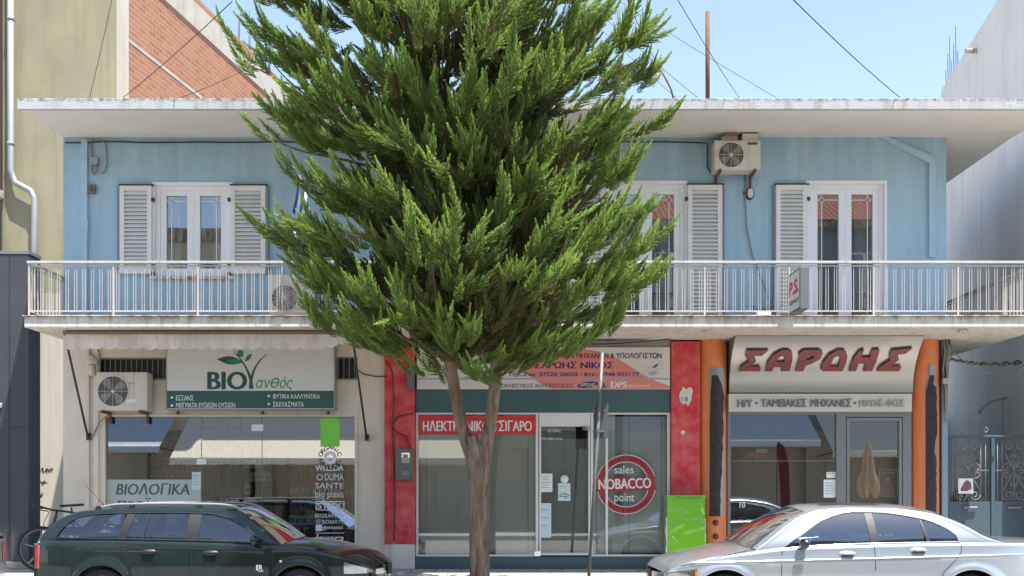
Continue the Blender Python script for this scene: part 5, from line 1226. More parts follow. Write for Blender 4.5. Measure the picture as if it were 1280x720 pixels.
m = MB(); m.box(X(937, .9), X(960, .9), .86, .95, zt, zt + .09); m.prism([(X(931, .9), zt), (X(937, .9) - .002, zt), (X(937, .9) - .002, zt + .1), (X(933, .9), zt + .1)], .86, .95); build(m, 'body', M['redsign'], t, bevel=.008); m = MB(); m.box(X(944, .9), X(959, .9), .87, .94, zt + .092, zt + .16); build(m, 'load', M['paper'], t, bevel=.005)
for px in (935, 942, 956): build(MB().lathe([(0, -.05), (.028, -.05), (.028, .05), (0, .05)], (X(px, .9), .905, zt), 'y', 14), 'wheel', M['rubber'], t)
t = thing('shop_divider', 'tall brown panel standing inside the right shop behind the door', 'panel', (X(1090, 1.5), 1.5, zf)); build(MB().box(X(1054, 1.5), X(1130, 1.5), 1.5, 1.54, zf, 2.3), 'board', M['wood'], t, bevel=.004)
build(MB().box(X(1054, 1.5), X(1130, 1.5), 1.49, 1.55, 2.301, 2.33), 'top_rail', M['wood_dk'], t)

# ------------------------------------------------------------------ the other side of the street (seen in the glass)
OY = -21.2
tilem = None
mt, n_, l_, b_ = nmat('roof_tiles'); co = n_.new('ShaderNodeTexCoord').outputs['Object']
wv = n_.new('ShaderNodeTexWave'); wv.inputs['Scale'].default_value = 1.6; wv.bands_direction = 'X'; l_.new(co, wv.inputs[0])
l_.new(mixc(n_, l_, noise(n_, l_, 5.0, co), (.36, .10, .05), (.22, .07, .045)), b_.inputs['Base Color']); bn = n_.new('ShaderNodeBump'); bn.inputs['Distance'].default_value = .06; l_.new(wv.outputs[1], bn.inputs['Height']); l_.new(bn.outputs[0], b_.inputs['Normal']); b_.inputs['Roughness'].default_value = .8
def opposite(label, x0, x1, h, mat, tile, wins, shopm):
    t = thing('street_house', label, 'building', ((x0 + x1) / 2, OY, .14)); zs = [(a, b, c, d) for a, b, c, d in wins]
    build(wall_holes(MB(), x0, x1, 3.6, h, zs, OY, OY - .3), 'wall', mat, t)
    m = MB(); m.box(x0, x1, OY - 8, OY - .31, .14, h - .02); build(m, 'body', M['wall_in'], t)
    build(wall_holes(MB(), x0, x1, .14, 3.59, [(x0 + .6 + 3.2 * k, min(x0 + 3.2 + 3.2 * k, x1 - .3), .15, 3.0) for k in range(int((x1 - x0 - .9) / 3.2))], OY, OY - .3), 'ground_floor', shopm, t)
    for a, b, c, d in zs:
        w = MB(); xm = (a + b) / 2
        for q in ((a, a + .08), (xm - .05, xm + .05), (b - .08, b)): w.box(*q, OY - .16, OY - .08, c, d)
        w.box(a, b, OY - .155, OY - .085, d - .08, d); wo = build(w, 'window', M['white_pvc'], t); build(MB().box(a, b, OY - .13, OY - .12, c, d), 'pane', M['glass_up'], wo)
    if tile:
        r = MB(); e = .5; r.add([(x0 - e, OY + e, h), (x1 + e, OY + e, h), (x1 - 2.5, OY - 4, h + 2.2), (x0 + 2.5, OY - 4, h + 2.2), (x0 - e, OY - 8.5, h), (x1 + e, OY - 8.5, h)], [(0, 1, 2, 3), (1, 5, 2), (5, 4, 3, 2), (4, 0, 3)]); build(r, 'tiled_roof', mt, t)
        build(MB().box(x0 - .45, x1 + .45, OY - 8.4, OY + .45, h - .2, h - .003), 'cornice', M['white_conc'], t)
    else: build(MB().box(x0 - .1, x1 + .1, OY - 8, OY + .15, h + .001, h + .5), 'parapet', M['white_conc'], t)
    return t
def wins(x0, x1, z, n, w=1.2, h=2.0): return [(x0 + (x1 - x0) * (k + .5) / n - w / 2, x0 + (x1 - x0) * (k + .5) / n + w / 2, z, z + h) for k in range(n)]
opposite('cream flat roofed house across the street', -23, -9.2, 10.2, M['cream'], False, wins(-23, -9.2, 4.6, 4) + wins(-23, -9.2, 7.7, 4), M['concrete'])
opposite('low white house with tiled roof across the street', -9.0, 3.6, 7.6, M['nwall'], True, wins(-9, 3.6, 4.5, 4), M['beige'])
opposite('white house with red tiled roof across the street', 3.9, 17.5, 10.9, surf('slate_blue_render', (.26, .29, .33), .9), True, wins(3.9, 17.5, 4.6, 4) + wins(3.9, 17.5, 7.9, 4), M['beige'])
def street_awning(label, x0, x1, zlow, zhi, out, col, name):
    t = thing('shop_awning', label, 'awning', ((x0 + x1) / 2, OY, zlow)); y1 = OY + out; m = MB()
    m.add([(x0, OY + .01, zhi), (x1, OY + .01, zhi), (x1, y1, zlow + .22), (x0, y1, zlow + .22)], [(0, 1, 2, 3)]); n = 50
    m.grid([[(x0 + (x1 - x0) * i / n, y1 + .01, zlow + .22) for i in range(n + 1)], [(x0 + (x1 - x0) * i / n, y1 + .02, zlow + .03 * abs(math.sin(i * .9))) for i in range(n + 1)]])
    mat = surf(name, col, .9); build(m, 'cloth', mat, t); build(MB().tube([(x0, y1, zlow + .22), (x1, y1, zlow + .22)], .03, 8), 'front_bar', M['white'], t)
    for xx in (x0 + .1, x1 - .1): build(MB().tube([(xx, y1, zlow + .2), (xx, OY, zlow + .1)], .02, 6), 'arm', M['dark'], t)
street_awning('wide cream awning across the street', -11.2, -0.8, 2.35, 4.3, 2.6, (.70, .62, .50), 'cream_awning_cloth')
street_awning('blue grey awning across the street', -15.2, -11.6, 2.75, 4.4, 2.4, (.42, .47, .54), 'blue_grey_awning_cloth')
street_awning('pale grey awning across the street', 5.4, 10.2, 2.95, 4.4, 2.2, (.50, .52, .54), 'pale_awning_cloth')
street_awning('sand coloured awning across the street', 10.6, 15.0, 2.6, 4.2, 2.2, (.66, .58, .46), 'sand_awning_cloth')
t = thing('closed_parasol', 'closed beige cafe parasol standing across the street', 'parasol', (11.45, -18.0, .14))
P = []
for j in range(12):
    s_ = j / 11; r_ = float(np.interp(s_, [0, .12, .45, .5, .85, 1], [.02, .09, .17, .15, .33, .27])); P.append([(11.45 + r_ * (1 + .28 * math.cos(6 * a)) * math.cos(a), -18.0 + r_ * (1 + .28 * math.cos(6 * a)) * math.sin(a), 3.1 - 1.75 * s_ + .10 * (s_ > .9) * math.cos(8 * a)) for a in [2 * math.pi * k / 36 for k in range(37)]])
build(MB().grid(P), 'canopy', surf('parasol_cloth', (.62, .43, .26), .9), t); build(MB().tube([(11.45, -18, .14), (11.45, -18, 3.15)], .025, 8), 'pole', M['wood'], t); build(MB().lathe([(0, 0), (.28, 0), (.26, .08), (.04, .1)], (11.45, -18, .141), 'z', 20), 'base', M['concrete'], t)
t = thing('feather_flag', 'red feather flag standing across the street', 'flag', (8.6, -18.4, .14))
m = MB(); m.prism([(8.75, .9), (9.05, .9), (9.0, 2.4), (8.85, 2.95), (8.65, 3.1), (8.62, 2.9), (8.70, 2.0)], -18.41, -18.39); build(m, 'cloth', surf('maroon_cloth', (.10, .012, .016), .8), t); build(MB().tube([(8.6, -18.4, .14), (8.62, -18.4, 3.0), (8.7, -18.4, 3.12)], .015, 6), 'pole', M['dark'], t)

# ------------------------------------------------------------------ parked cars
def pchip(xs, ys):
    xs = np.array(xs, float); ys = np.array(ys, float); h = np.diff(xs); d = np.diff(ys) / h; m = np.zeros(len(xs))
    m[1:-1] = np.where(d[:-1] * d[1:] > 0, 2 * d[:-1] * d[1:] / np.where(np.abs(d[:-1] + d[1:]) < 1e-12, 1, d[:-1] + d[1:]), 0); m[0], m[-1] = d[0], d[-1]
    def f(x):
        x = np.clip(np.asarray(x, float), xs[0], xs[-1]); i = np.clip(np.searchsorted(xs, x) - 1, 0, len(xs) - 2); t = (x - xs[i]) / h[i]
        return ys[i] * (1 + 2 * t) * (1 - t) ** 2 + m[i] * h[i] * t * (1 - t) ** 2 + ys[i + 1] * t * t * (3 - 2 * t) + m[i + 1] * h[i] * t * t * (t - 1)
    return f

def paint(name, col, metal, rough, flake=.0, dust=.0):
    m, n, l, b = nmat(name); co = n.new('ShaderNodeTexCoord').outputs['Object']
    b.inputs['Metallic'].default_value = metal; b.inputs['Roughness'].default_value = rough
    b.inputs['Coat Weight'].default_value = 1.0; b.inputs['Specular IOR Level'].default_value = .5 if metal > .4 else .05; b.inputs['Coat Roughness'].default_value = .02
    c = mixc(n, l, ramp(n, l, noise(n, l, 900.0, co, 1.0), .4, .6), tuple(x * (1 - flake) for x in col), tuple(min(1, x * (1 + flake)) for x in col))
    if dust:
        f = ramp(n, l, noise(n, l, 5.0, co, 6.0, .75), .40, .75); k = n.new('ShaderNodeMath'); k.operation = 'MULTIPLY'; k.inputs[1].default_value = dust; l.new(f, k.inputs[0])
        c = mixc(n, l, k.outputs[0], c, (.30, .28, .25)); a = n.new('ShaderNodeMath'); a.operation = 'ADD'; a.inputs[1].default_value = .02; l.new(k.outputs[0], a.inputs[0]); l.new(a.outputs[0], b.inputs['Coat Roughness'])
    l.new(c, b.inputs['Base Color']); return m

def make_car(label, sp, pm, gm, trim, loc, rotz):
    t = thing('parked_car', label, 'car', (0, 0, 0))
    L0, L1 = sp['x']; W = pchip(*sp['w']); zb = pchip(*sp['zb']); G = pchip([.15, .25, .40, .62, .80, 1.05], sp['g']); rc = .045
    ax = sp['axles']; AR, AZ, WR = sp['arch'], sp['az'], sp['wr']
    xs = set(np.linspace(L0, L1, 130)) | set(np.linspace(L0, L0 + .25, 12)) | set(np.linspace(L1 - .3, L1, 16))
    for a in ax:
        for k in range(41): xs.add(a + AR * math.cos(math.pi * k / 40))
        xs |= {a - AR - 1e-3, a + AR + 1e-3}
    xs = np.array(sorted(xs)); zs0 = sp['sill']
    def zlow(x):
        z = np.full(np.shape(x), zs0, float)
        for a in ax:
            q = AR * AR - (x - a) ** 2; z = np.where(q > 0, np.maximum(z, AZ + np.sqrt(np.maximum(q, 0))), z)
        return z
    cre = sp['crease']
    def ys(x, z):
        y = W(x) * G(z)
        for a in ax:
            r = np.sqrt((x - a) ** 2 + (z - AZ) ** 2); y = y + sp['flare'] * np.exp(-((r - AR - .02) / .055) ** 2)
        return y + .010 * np.exp(-((z - cre(x)) / .05) ** 2) * np.where(z < cre(x), .2, 1)
    n = 26; rows = []
    for j in range(n):
        u = j / (n - 1); z = zlow(xs) + (zb(xs) - rc - zlow(xs)) * u; rows.append(np.stack([xs, ys(xs, z), z], 1))
    ye = ys(xs, zb(xs) - rc)
    for k in range(1, 6):
        a = math.pi / 2 * k / 5; rows.append(np.stack([xs, ye - rc + rc * math.cos(a), zb(xs) - rc + rc * math.sin(a)], 1))
    side = np.array(rows); yedge = pchip(xs, ye - rc)
    def mirror(P): Q = np.array(P, float).copy(); Q[..., 1] *= -1; return Q
    mb = MB(); mb.grid(side); mb.grid(mirror(side)[::-1])
    # hood, deck (or none), closed nose and tail
    hc = pchip(*sp['crown']); bow = pchip(*sp['bow'])
    def top(x0, x1, zf, yf, cf, nx=26, ns=25, smin=-1.0, smax=1.0, pw=2.3, off=0.0):
        P = []
        for x in np.linspace(x0, x1, nx):
            row = []
            for s_ in np.linspace(smin, smax, ns):
                row.append((x + bow(x) * (1 - s_ * s_), float(yf(x)) * s_, float(zf(x)) + float(cf(x)) * (1 - abs(s_) ** pw) - off))
            P.append(row)
        return P
    hx = sp['cowl'] - .06
    hood = top(hx, L1, zb, yedge, hc); mb2 = MB(); mb2.grid(hood)
    if sp['deck']: build(MB().grid(top(L0, sp['deck'], zb, yedge, hc)), 'boot_lid', pm, t)
    for (xe, sg) in ((L1, 1), (L0, -1)):
        col_i = -1 if sg > 0 else 0; prof_ = side[:, col_i, :]; P = []
        for p in prof_: P.append([(xe + (bow(xe)) * (1 - s_ * s_), p[1] * s_, p[2]) for s_ in np.linspace(-1, 1, 25)])
        mb.grid(P)
    body = build(mb, 'body', pm, t); 
    ho = build(mb2, 'bonnet', pm, t)
    # greenhouse
    zr = pchip(*sp['zr']); rcr = pchip(*sp['rcrown']); g0, g1 = sp['tail'], sp['cowl']; tb = sp['tumble']; H = .42
    def yg(x, z): return yedge(x) - .006 - tb * np.clip((z - zb(x)) / H, 0, 1.2) ** 1.2 + .012 * np.sin(np.pi * np.clip((z - zb(x)) / H, 0, 1))
    zt = pchip(*sp['dlo_top']); zbm = pchip(*sp['dlo_bot']); d0, d1 = sp['dlo_top'][0][0], sp['dlo_top'][0][-1]
    gx = np.array(sorted(set(np.linspace(g0, g1, 120)) | set(np.linspace(d0, d0 + .3, 30)) | {d0 - 1e-3, d1 + 1e-3})); RR = .05
    lowf = np.where((gx >= d0) & (gx <= d1), zt(gx), zb(gx)); zre = np.maximum(zr(gx), lowf + .001); rr_ = np.minimum(RR, (zre - zb(gx)) * .5)
    rows = [np.stack([gx, yg(gx, lowf + (zre - rr_ - lowf) * u), lowf + (zre - rr_ - lowf) * u], 1) for u in np.linspace(0, 1, 6)]
    yr = yg(gx, zre - rr_)
    for k in range(1, 6):
        a = math.pi / 2 * k / 5; rows.append(np.stack([gx, yr - rr_ + rr_ * math.cos(a), zre - rr_ + rr_ * math.sin(a)], 1))
    fr = np.array(rows); m = MB(); m.grid(fr); m.grid(mirror(fr)[::-1]); yre = pchip(gx, yr - rr_); 
    w1, w0 = sp['ws_top'], sp['rw_top']
    m.grid(top(w0, w1, zr, yre, rcr)); pe = .93
    for a, b in ((-1, -pe), (pe, 1)): m.grid(top(w1, g1, zr, yre, rcr, 14, 4, a, b)); m.grid(top(g0, w0, zr, yre, rcr, 14, 4, a, b))
    # lower belt strip under the windows
    bx = np.linspace(d0, d1, 60); bs = np.array([np.stack([bx, yg(bx, zb(bx) + (zbm(bx) - zb(bx)) * u), zb(bx) + (zbm(bx) - zb(bx)) * u], 1) for u in (0, 1)]); m.grid(bs); m.grid(mirror(bs)[::-1])
    roof = build(m, 'roof', pm, t)
    build(MB().grid(top(w1, g1, zr, yre, rcr, 14, 21, -pe, pe, off=.006)), 'windscreen', sp['wsglass'], t)
    build(MB().grid(top(g0 + sp['rwoff'], w0, zr, yre, rcr, 14, 21, -pe, pe, off=.006)), 'rear_window', gm, t)
    if sp['rwoff']: build(MB().grid(top(g0, g0 + sp['rwoff'], zr, yre, rcr, 6, 21, -pe, pe)), 'tailgate', pm, t)
    # side windows, pillars, window trim
    for sg in (-1, 1):
        for (a, b) in sp['panes']:
            px = np.linspace(a, b, 24); P = []
            for u in np.linspace(0, 1, 7):
                z = zbm(px) + np.maximum(zt(px) - zbm(px), .002) * u; P.append(np.stack([px, sg * (yg(px, z) - .008), z], 1))
            build(MB().grid(np.array(P)), 'side_window', gm, t)
        for (a, b, sl_) in sp['pillars']:
            P = []; m = MB()
            for u in np.linspace(0, 1, 7):
                q = []
                for x in np.linspace(a, b, 4):
                    xx = x + sl_ * (u - .5); z = zbm(xx) + (zt(xx) - zbm(xx)) * u; q.append((xx, float(sg * (yg(xx, z) - .001)), float(z)))
                P.append(q)
            m.grid(P); build(m, 'pillar', sp['pillarm'], t)
        px = np.linspace(d0, d1, 70); m = MB()
        tz = zt(px); bz = zbm(px)
        m.tube([(x, float(sg * (yg(x, z) + .004)), float(z)) for x, z in zip(px, tz)], .007, 6); m.tube([(x, float(sg * (yg(x, z) + .006)), float(z)) for x, z in zip(px, bz)], .010, 6); m.tube([(d0, float(sg * (yg(d0, bz[0]) + .004)), float(bz[0])), (d0, float(sg * (yg(d0, tz[0]) + .004)), float(tz[0]))], .007, 6)
        build(m, 'window_trim', trim, t)
        # door gaps
        m = MB()
        for gap in sp['gaps']:
            pts = [np.array((x, float(sg * (ys(np.array(x), np.array(z)) + .0012)), z)) for x, z in bez2(gap)]
            for i in range(len(pts) - 1):
                d = pts[i + 1] - pts[i]; nx_ = np.array((-d[2], 0, d[0])); nx_ = nx_ / (np.linalg.norm(nx_) + 1e-9) * .0042
                m.add([pts[i] - nx_, pts[i] + nx_, pts[i + 1] + nx_, pts[i + 1] - nx_], [(0, 1, 2, 3)])
        build(m, 'door_gap', M['black'], t)
        if sp.get('rub'):
            m = MB(); P = []
            for x in np.linspace(*sp['rub'][:2], 40): P.append([(x, float(sg * (ys(np.array(x), np.array(z)) + d)), z) for z, d in ((sp['rub'][2] - .03, .001), (sp['rub'][2] - .025, .012), (sp['rub'][2] + .025, .012), (sp['rub'][2] + .03, .001))])
            m.grid(P); build(m, 'rubbing_strip', sp['rubm'], t)
        for hx_, hz_ in sp['handles']:
            m = MB(); yy = float(ys(np.array(hx_), np.array(hz_)))
            m.grid([[(hx_ + .105 * math.cos(a) * k, sg * (yy + .004 + .028 * (1 - k ** 2)), hz_ + .034 * math.sin(a) * k) for a in [2 * math.pi * q / 20 for q in range(21)]] for k in (1, .85, .5, .01)])
            hd_ = build(m, 'door_handle', sp['handlem'], t)
            m = MB(); m.box(hx_ - .07, hx_ + .07, sg * (yy + .034), sg * (yy + .004), hz_ - .03, hz_ - .012); build(m, 'grip_recess', M['black'], hd_, bevel=.004)
        mx, mz = sp['mirror']; my = float(yg(mx, zbm(mx))); m = MB(); c = np.array((mx, sg * (my + .13), mz))
        P = []
        for i in range(9):
            v = -1 + 2 * i / 8; P.append([(c[0] + .045 + .075 * math.cos(a) * (1 - v * v * .5) * (.9 if math.cos(a) > 0 else .7), c[1] + v * .105, c[2] + .068 * math.sin(a) * math.sqrt(max(0.02, 1 - v ** 4))) for a in [2 * math.pi * q / 18 for q in range(19)]])
        m.grid(P); m.add([P[0][q] for q in range(18)], [tuple(range(18))]); m.add([P[-1][q] for q in range(18)], [tuple(range(18))])
        m.tube([(mx + .02, sg * (my - .01), mz - .04), (mx + .04, sg * (my + .07), mz - .03)], .028, 8)
        build(m, 'wing_mirror', sp['mirrorm'], t)
    # lamps
    def patch(nm, mat, x0, x1, zf0, zf1, sg, off=.004, nx=10):
        P = []
        for x in np.linspace(x0, x1, nx): P.append([(x, float(sg * (ys(np.array(x), np.array(z)) + off)), float(z)) for z in np.linspace(zf0(x), zf1(x), 6)])
        return build(MB().grid(P), nm, mat, t)
    for sg in (-1, 1):
        for nm, mat, x0, x1, a, b, off in sp['patches']: patch(nm, mat, x0, x1, a, b, sg, off)
    for nm, mat, y0, y1, z0, z1, xe, d in sp['front']:
        for sg in ((-1, 1) if y0 > 0 else (1,)):
            P = [[(xe + float(bow(xe)) * (1 - (y / float(yedge(xe) + rc)) ** 2) + d, sg * y, z) for y in np.linspace(y0, y1, 8)] for z in np.linspace(z0, z1, 5)]
            build(MB().grid(P), nm, mat, t)
    # wheels, dark wheel wells, floor
    for a in ax:
        for sg in (-1, 1):
            yo = float(W(a)) - .03; m = MB(); hw = .10
            m.lathe([(WR - .10, -hw), (WR - .03, -hw - .004), (WR - .005, -hw + .02), (WR, 0), (WR - .005, hw - .02), (WR - .03, hw + .004), (WR - .10, hw)], (a, sg * (yo - hw), WR), 'y', 40)
            wh = build(m, 'wheel', M['rubber'], t); q = MB(); yf = sg * (yo + .002)
            q.lathe([(WR - .10, sg * -.09), (WR - .10, 0), (WR - .115, sg * -.012), (WR - .125, sg * -.05), (.07, sg * -.06), (.06, sg * -.01), (0, sg * -.008)], (a, yf, WR), 'y', 40)
            for k in range(7):
                an = 2 * math.pi * k / 7; q.tube([(a + .05 * math.cos(an), yf - sg * .02, WR + .05 * math.sin(an)), (a + (WR - .11) * math.cos(an), yf - sg * .014, WR + (WR - .11) * math.sin(an))], .024, 6)
            build(q, 'rim', M['gutter'], wh)
            w = MB(); P = []
            for k in range(25):
                an = math.pi * k / 24; P.append([(a + (AR - .002) * math.cos(an), sg * (yo + .02 - .35 * u), AZ + (AR - .002) * math.sin(an)) for u in (0, .5, 1)])
            w.grid(P); w.add([(a - AR, sg * (yo - .33), zs0), (a + AR, sg * (yo - .33), zs0), (a + AR, sg * (yo - .33), AZ + AR), (a - AR, sg * (yo - .33), AZ + AR)], [(0, 1, 2, 3)]); build(w, 'wheel_arch', M['black'], t)
    fl = MB(); yw = float(W(0)) - .12; fl.box(L0 + .15, L1 - .2, -yw + .25, yw - .25, .20, .26); fl.box(g0 + .3, g1 - .1, -yw + .02, yw - .02, .261, .30); build(fl, 'floor_pan', M['black'], t)
    sm_ = sp['seatm']; 
    def seat(x, y, w=.5, nm='seat'):
        s_ = MB(); s_.box(x - .05, x + .48, y - w / 2, y + w / 2, .42, .58); s_.prism([(x, .5), (x - .22, 1.08), (x - .10, 1.12), (x + .13, .56)], y - w / 2, y + w / 2); o = build(s_, nm, sm_, t, bevel=.04)
        for yy in ((y,) if w < .8 else (y - .35, y + .35)): build(MB().box(x - .27, x - .17, yy - .13, yy + .13, 1.14, 1.32), 'headrest', sm_, o, bevel=.04); 
    sx = sp['seats']; seat(sx[0], .37); seat(sx[0], -.37); seat(sx[1], 0, 1.25)
    d = MB(); d.prism([(g1 - .02, zb(g1) - .02), (g1 - .55, zb(g1) - .02), (g1 - .70, zb(g1) - .14), (g1 - .62, .55), (g1 - .02, .55)], -yw + .06, yw - .06); build(d, 'dashboard', sp['dashm'], t, bevel=.02)
    sw = MB(); cc = (g1 - .86, sp['drive'], .88); rg_ = [(cc[0] - .07 * math.sin(a) * 1.0, cc[1] + .185 * math.cos(a), cc[2] + .17 * math.sin(a)) for a in [2 * math.pi * k / 28 for k in range(29)]]; sw.tube(rg_, .016, 6, cap=False); sw.tube([(cc[0] + .18, cc[1], cc[2] - .02), cc], .03, 6); sw.tube([rg_[0], rg_[14]], .016, 5); build(sw, 'steering_wheel', M['black'], t)
    dp = MB(); P = np.array([np.stack([bx, side[0].mean() * 0 + (yedge(bx) - .07), np.full(60, z)], 1) for z in (.3, .9)]); dp.grid(P); dp.grid(mirror(P)); build(dp, 'door_lining', M['dark'], t)
    for f in sp.get('extra', []): f(t, dict(ys=ys, yg=yg, zr=zr, yre=yre, rcr=rcr, zb=zb, bow=bow, W=W, top=top))
    t.location = loc; t.rotation_euler.z = rotz; t.scale = (1, 1, sp.get('zs', 1.0))
    return t
def bez2(g): 
    g = [np.array(p, float) for p in g]; out = []
    for i in range(len(g) - 1):
        for u in np.linspace(0, 1, 6)[:-1]: out.append(tuple(g[i] + (g[i + 1] - g[i]) * u))
    return out + [tuple(g[-1])]
cst = lambda v: (lambda x: v)
headm = surf('lamp_reflector', (.55, .56, .58), .15, .8, var=.5, vscale=12); amber = surf('amber_lens', (.55, .22, .03), .2, coat=.5); redl = surf('tail_lamp_red', (.45, .02, .025), .2, coat=1.0, var=.5, vscale=9, col2=(.6, .12, .12))
seatg = surf('grey_seat_cloth', (.10, .105, .11), .9); 
# estate car, nose to the right
def rails(t, c):
    for sg in (-1, 1):
        m = MB(); xx = np.linspace(-1.50, .55, 30); pts = [(x, sg * (float(c['yre'](x)) - .01), float(c['zr'](x)) + .012 + .045 * min(1, (x + 1.5) / .25, (.55 - x) / .25)) for x in xx]
        m.tube(pts, .016, 8); r = build(m, 'roof_rail', M['black'] if False else surf('roof_rail_grey', (.30, .31, .32), .35, .3), t)
        f = MB()
        for x in (-1.45, -1.02, -.15, .50): f.box(x - .035, x + .035, sg * (float(c['yre'](x)) - .03), sg * (float(c['yre'](x)) + .01), float(c['zr'](x)) - .01, float(c['zr'](x)) + .045)
        build(f, 'rail_foot', M['black'], r, bevel=.006)
    x = -1.60; build(MB().tube([(x, 0, 1.43), (x - .02, 0, 1.47), (x - .25, 0, 1.72)], [.012, .005, .003], 6), 'aerial', M['black'], t)
def badge_cap(t, c):
    for sg in (-1, 1):
        m = MB(); x, z = -1.62, .87; yy = float(c['ys'](np.array(x), np.array(z)))
        for r0, r1 in ((.090, .083),):
            m.grid([[(x + r * math.cos(a), sg * (float(c['ys'](np.array(x + r * math.cos(a)), np.array(z + r * math.sin(a)))) + .0016), z + r * math.sin(a)) for a in [2 * math.pi * k / 32 for k in range(33)]] for r in (r0, r1)])
        build(m, 'fuel_flap', M['black'], t)
    v, f = glyphs('R', .03); lo, hi = v.min(0), v.max(0); u = (v - lo) / np.maximum(hi - lo, 1e-6); x0, z0 = .655, .60; yy = -float(c['ys'](np.array(.69), np.array(.64)))
    build(MB().add(np.stack([x0 + .03 + .05 * u[:, 0], yy - .001 - .003 * u[:, 2], z0 + .075 * u[:, 1]], 1).tolist(), f), 'badge', M['paper'], t)
    b = MB(); yb_ = yy - .002
    for q in ((x0 - .005, x0 + .02, z0, z0 + .075), (x0 + .02, x0 + .085, z0 - .014, z0 - .004)): b.box(q[0], q[1], yb_ - .002, yb_, q[2], q[3])
    build(b, 'badge', M['paper'], t)
    for sg in (-1, 1): m = MB(); m.lathe([(0, sg * .012), (.016, sg * .008), (.018, 0)], (.96, sg * float(c['ys'](np.array(.96), np.array(.72))), .72), 'y', 12); build(m, 'side_indicator', M['paper'], t)
SK = dict(x=(-2.24, 2.12), w=([-2.24, -2.13, -1.85, -1.4, 0, 1.3, 1.7, 1.95, 2.06, 2.12], [.70, .79, .84, .862, .866, .858, .83, .76, .69, .62]),
    zb=([-2.24, -1.9, -1.4, 0, .8, 1.0, 1.4, 1.75, 1.98, 2.12], [.95, .985, .99, .965, .93, .915, .865, .785, .70, .62]), g=[.90, .96, .99, 1.0, .992, .95], crease=pchip([-2.2, 2.2], [.90, .84]),
    axles=(-1.32, 1.20), arch=.355, az=.315, wr=.315, flare=.016, sill=.20,
    crown=([-2.24, .8, 1.2, 1.9, 2.12], [.05, .065, .085, .08, .05]), bow=([-2.24, -1.6, 0, .3, .95, 1.6, 2.12], [-.10, -.05, 0, .06, .17, .14, .14]), deck=None, zs=.972,
    tail=-2.20, cowl=.92, zr=([-2.20, -2.08, -1.92, -1.68, -1.45, -.6, .1, .35, .65, .92], [.985, 1.13, 1.27, 1.365, 1.392, 1.412, 1.402, 1.365, 1.17, .93]), rcrown=([-2.1, -1.8, -1.4, 0, .4, .92], [.02, .03, .045, .05, .06, .08]), tumble=.185,
    ws_top=.28, rw_top=-1.72, rwoff=.10,
    dlo_top=([-1.93, -1.88, -1.78, -1.62, -1.3, -.6, .0, .25, .50, .72, .80], [1.025, 1.12, 1.225, 1.305, 1.338, 1.350, 1.335, 1.275, 1.14, .99, .955]), dlo_bot=([-1.93, -1.0, 0, .80], [1.022, 1.005, .985, .95]),
    panes=[(-1.93, -1.08), (-1.04, -.22), (-.14, .80)], pillars=[(-1.10, -.99, .10), (-.26, -.10, .02), (-.80, -.785, .03)], pillarm=M['black'],
    gaps=[[(-1.02, .98), (-1.04, .86), (-.98, .74), (-.86, .62), (-.86, .3)], [(-.17, .97), (-.17, .3)], [(.82, .93), (.86, .86), (.86, .3)]], handles=[(-.72, .845), (.07, .83)], handlem=M['black'],
    mirror=(.60, 1.00), mirrorm=None, wsglass=M['glass_car'], seats=(-.05, -.95), seatm=seatg, dashm=M['dark'], drive=.37,
    rub=(-.84, .82, .50), rubm=None,
    patches=[('headlamp', headm, 1.76, 2.09, lambda x: .555, lambda x: float(np.interp(x, [1.76, 2.09], [.705, .60])), .004), ('headlamp_lens', M['lens'], 1.755, 2.10, lambda x: .55, lambda x: float(np.interp(x, [1.755, 2.1], [.712, .603])), .010),
             ('tail_lamp', redl, -2.22, -2.13, cst(.62), lambda x: .93, .004)],
    front=[('grille', M['black'], -.24, .24, .50, .66, 2.12, .012), ('headlamp', headm, .36, .60, .53, .60, 2.12, .006), ('number_plate', M['paper'], -.26, .26, .33, .44, 2.12, .012), ('tail_lamp', redl, .45, .68, .62, .92, -2.24, -.008)],
    extra=[rails, badge_cap])
gpaint = paint('dark_green_car_paint', (.009, .020, .021), .0, .22, .4, .02); SK['mirrorm'] = gpaint; SK['rubm'] = gpaint
kx = (256 - 640) / 98.6
SKC = (kx, -3.75 + .866, 0)
make_car('dark green estate car with roof rails parked in front of the left shop', SK, gpaint, M['glass_car'], M['black'], SKC, 0)
SV = dict(SK); sil2 = paint('blue_silver_car_paint', (.42, .46, .50), .8, .3, .3); SV.update(mirrorm=sil2, rubm=sil2, extra=[])
make_car('pale silver car mostly cut off by the left edge of the picture', SV, sil2, M['glass_car'], M['black'], (X(11, -3.7) - 2.97, -2.85, 0), math.pi)
# saloon, nose to the left
def bm_extra(t, c):
    m = MB(); m.grid([[(x, y, float(c['zr'](x)) + float(c['rcr'](x)) * (1 - (abs(y) / float(c['yre'](x))) ** 2.3) + .002) for y in np.linspace(-.42, .42, 9)] for x in np.linspace(-.40, .36, 9)]); build(m, 'sunroof', M['black'], t)
    for sg in (-1, 1):
        m = MB(); P = []
        for x in np.linspace(-2.2, 1.9, 60): 
            z = float(np.interp(x, [-2.2, 1.9], [.875, .77])); P.append([(x, sg * (float(c['ys'](np.array(x), np.array(z + q))) + e), z + q) for q, e in ((-.010, .001), (-.006, .006), (.006, .006), (.010, .001))])
        m.grid(P); build(m, 'waist_moulding', silver, t)
    m = MB()
    for y in (.2, -.35): m.tube([(1.22, y, .952), (1.10, y - .2, .99), (.98, y - .45, 1.015)], .010, 5)
    build(m, 'wiper', M['black'], t)
silver = paint('silver_car_paint', (.50, .54, .575), .75, .30, .25)
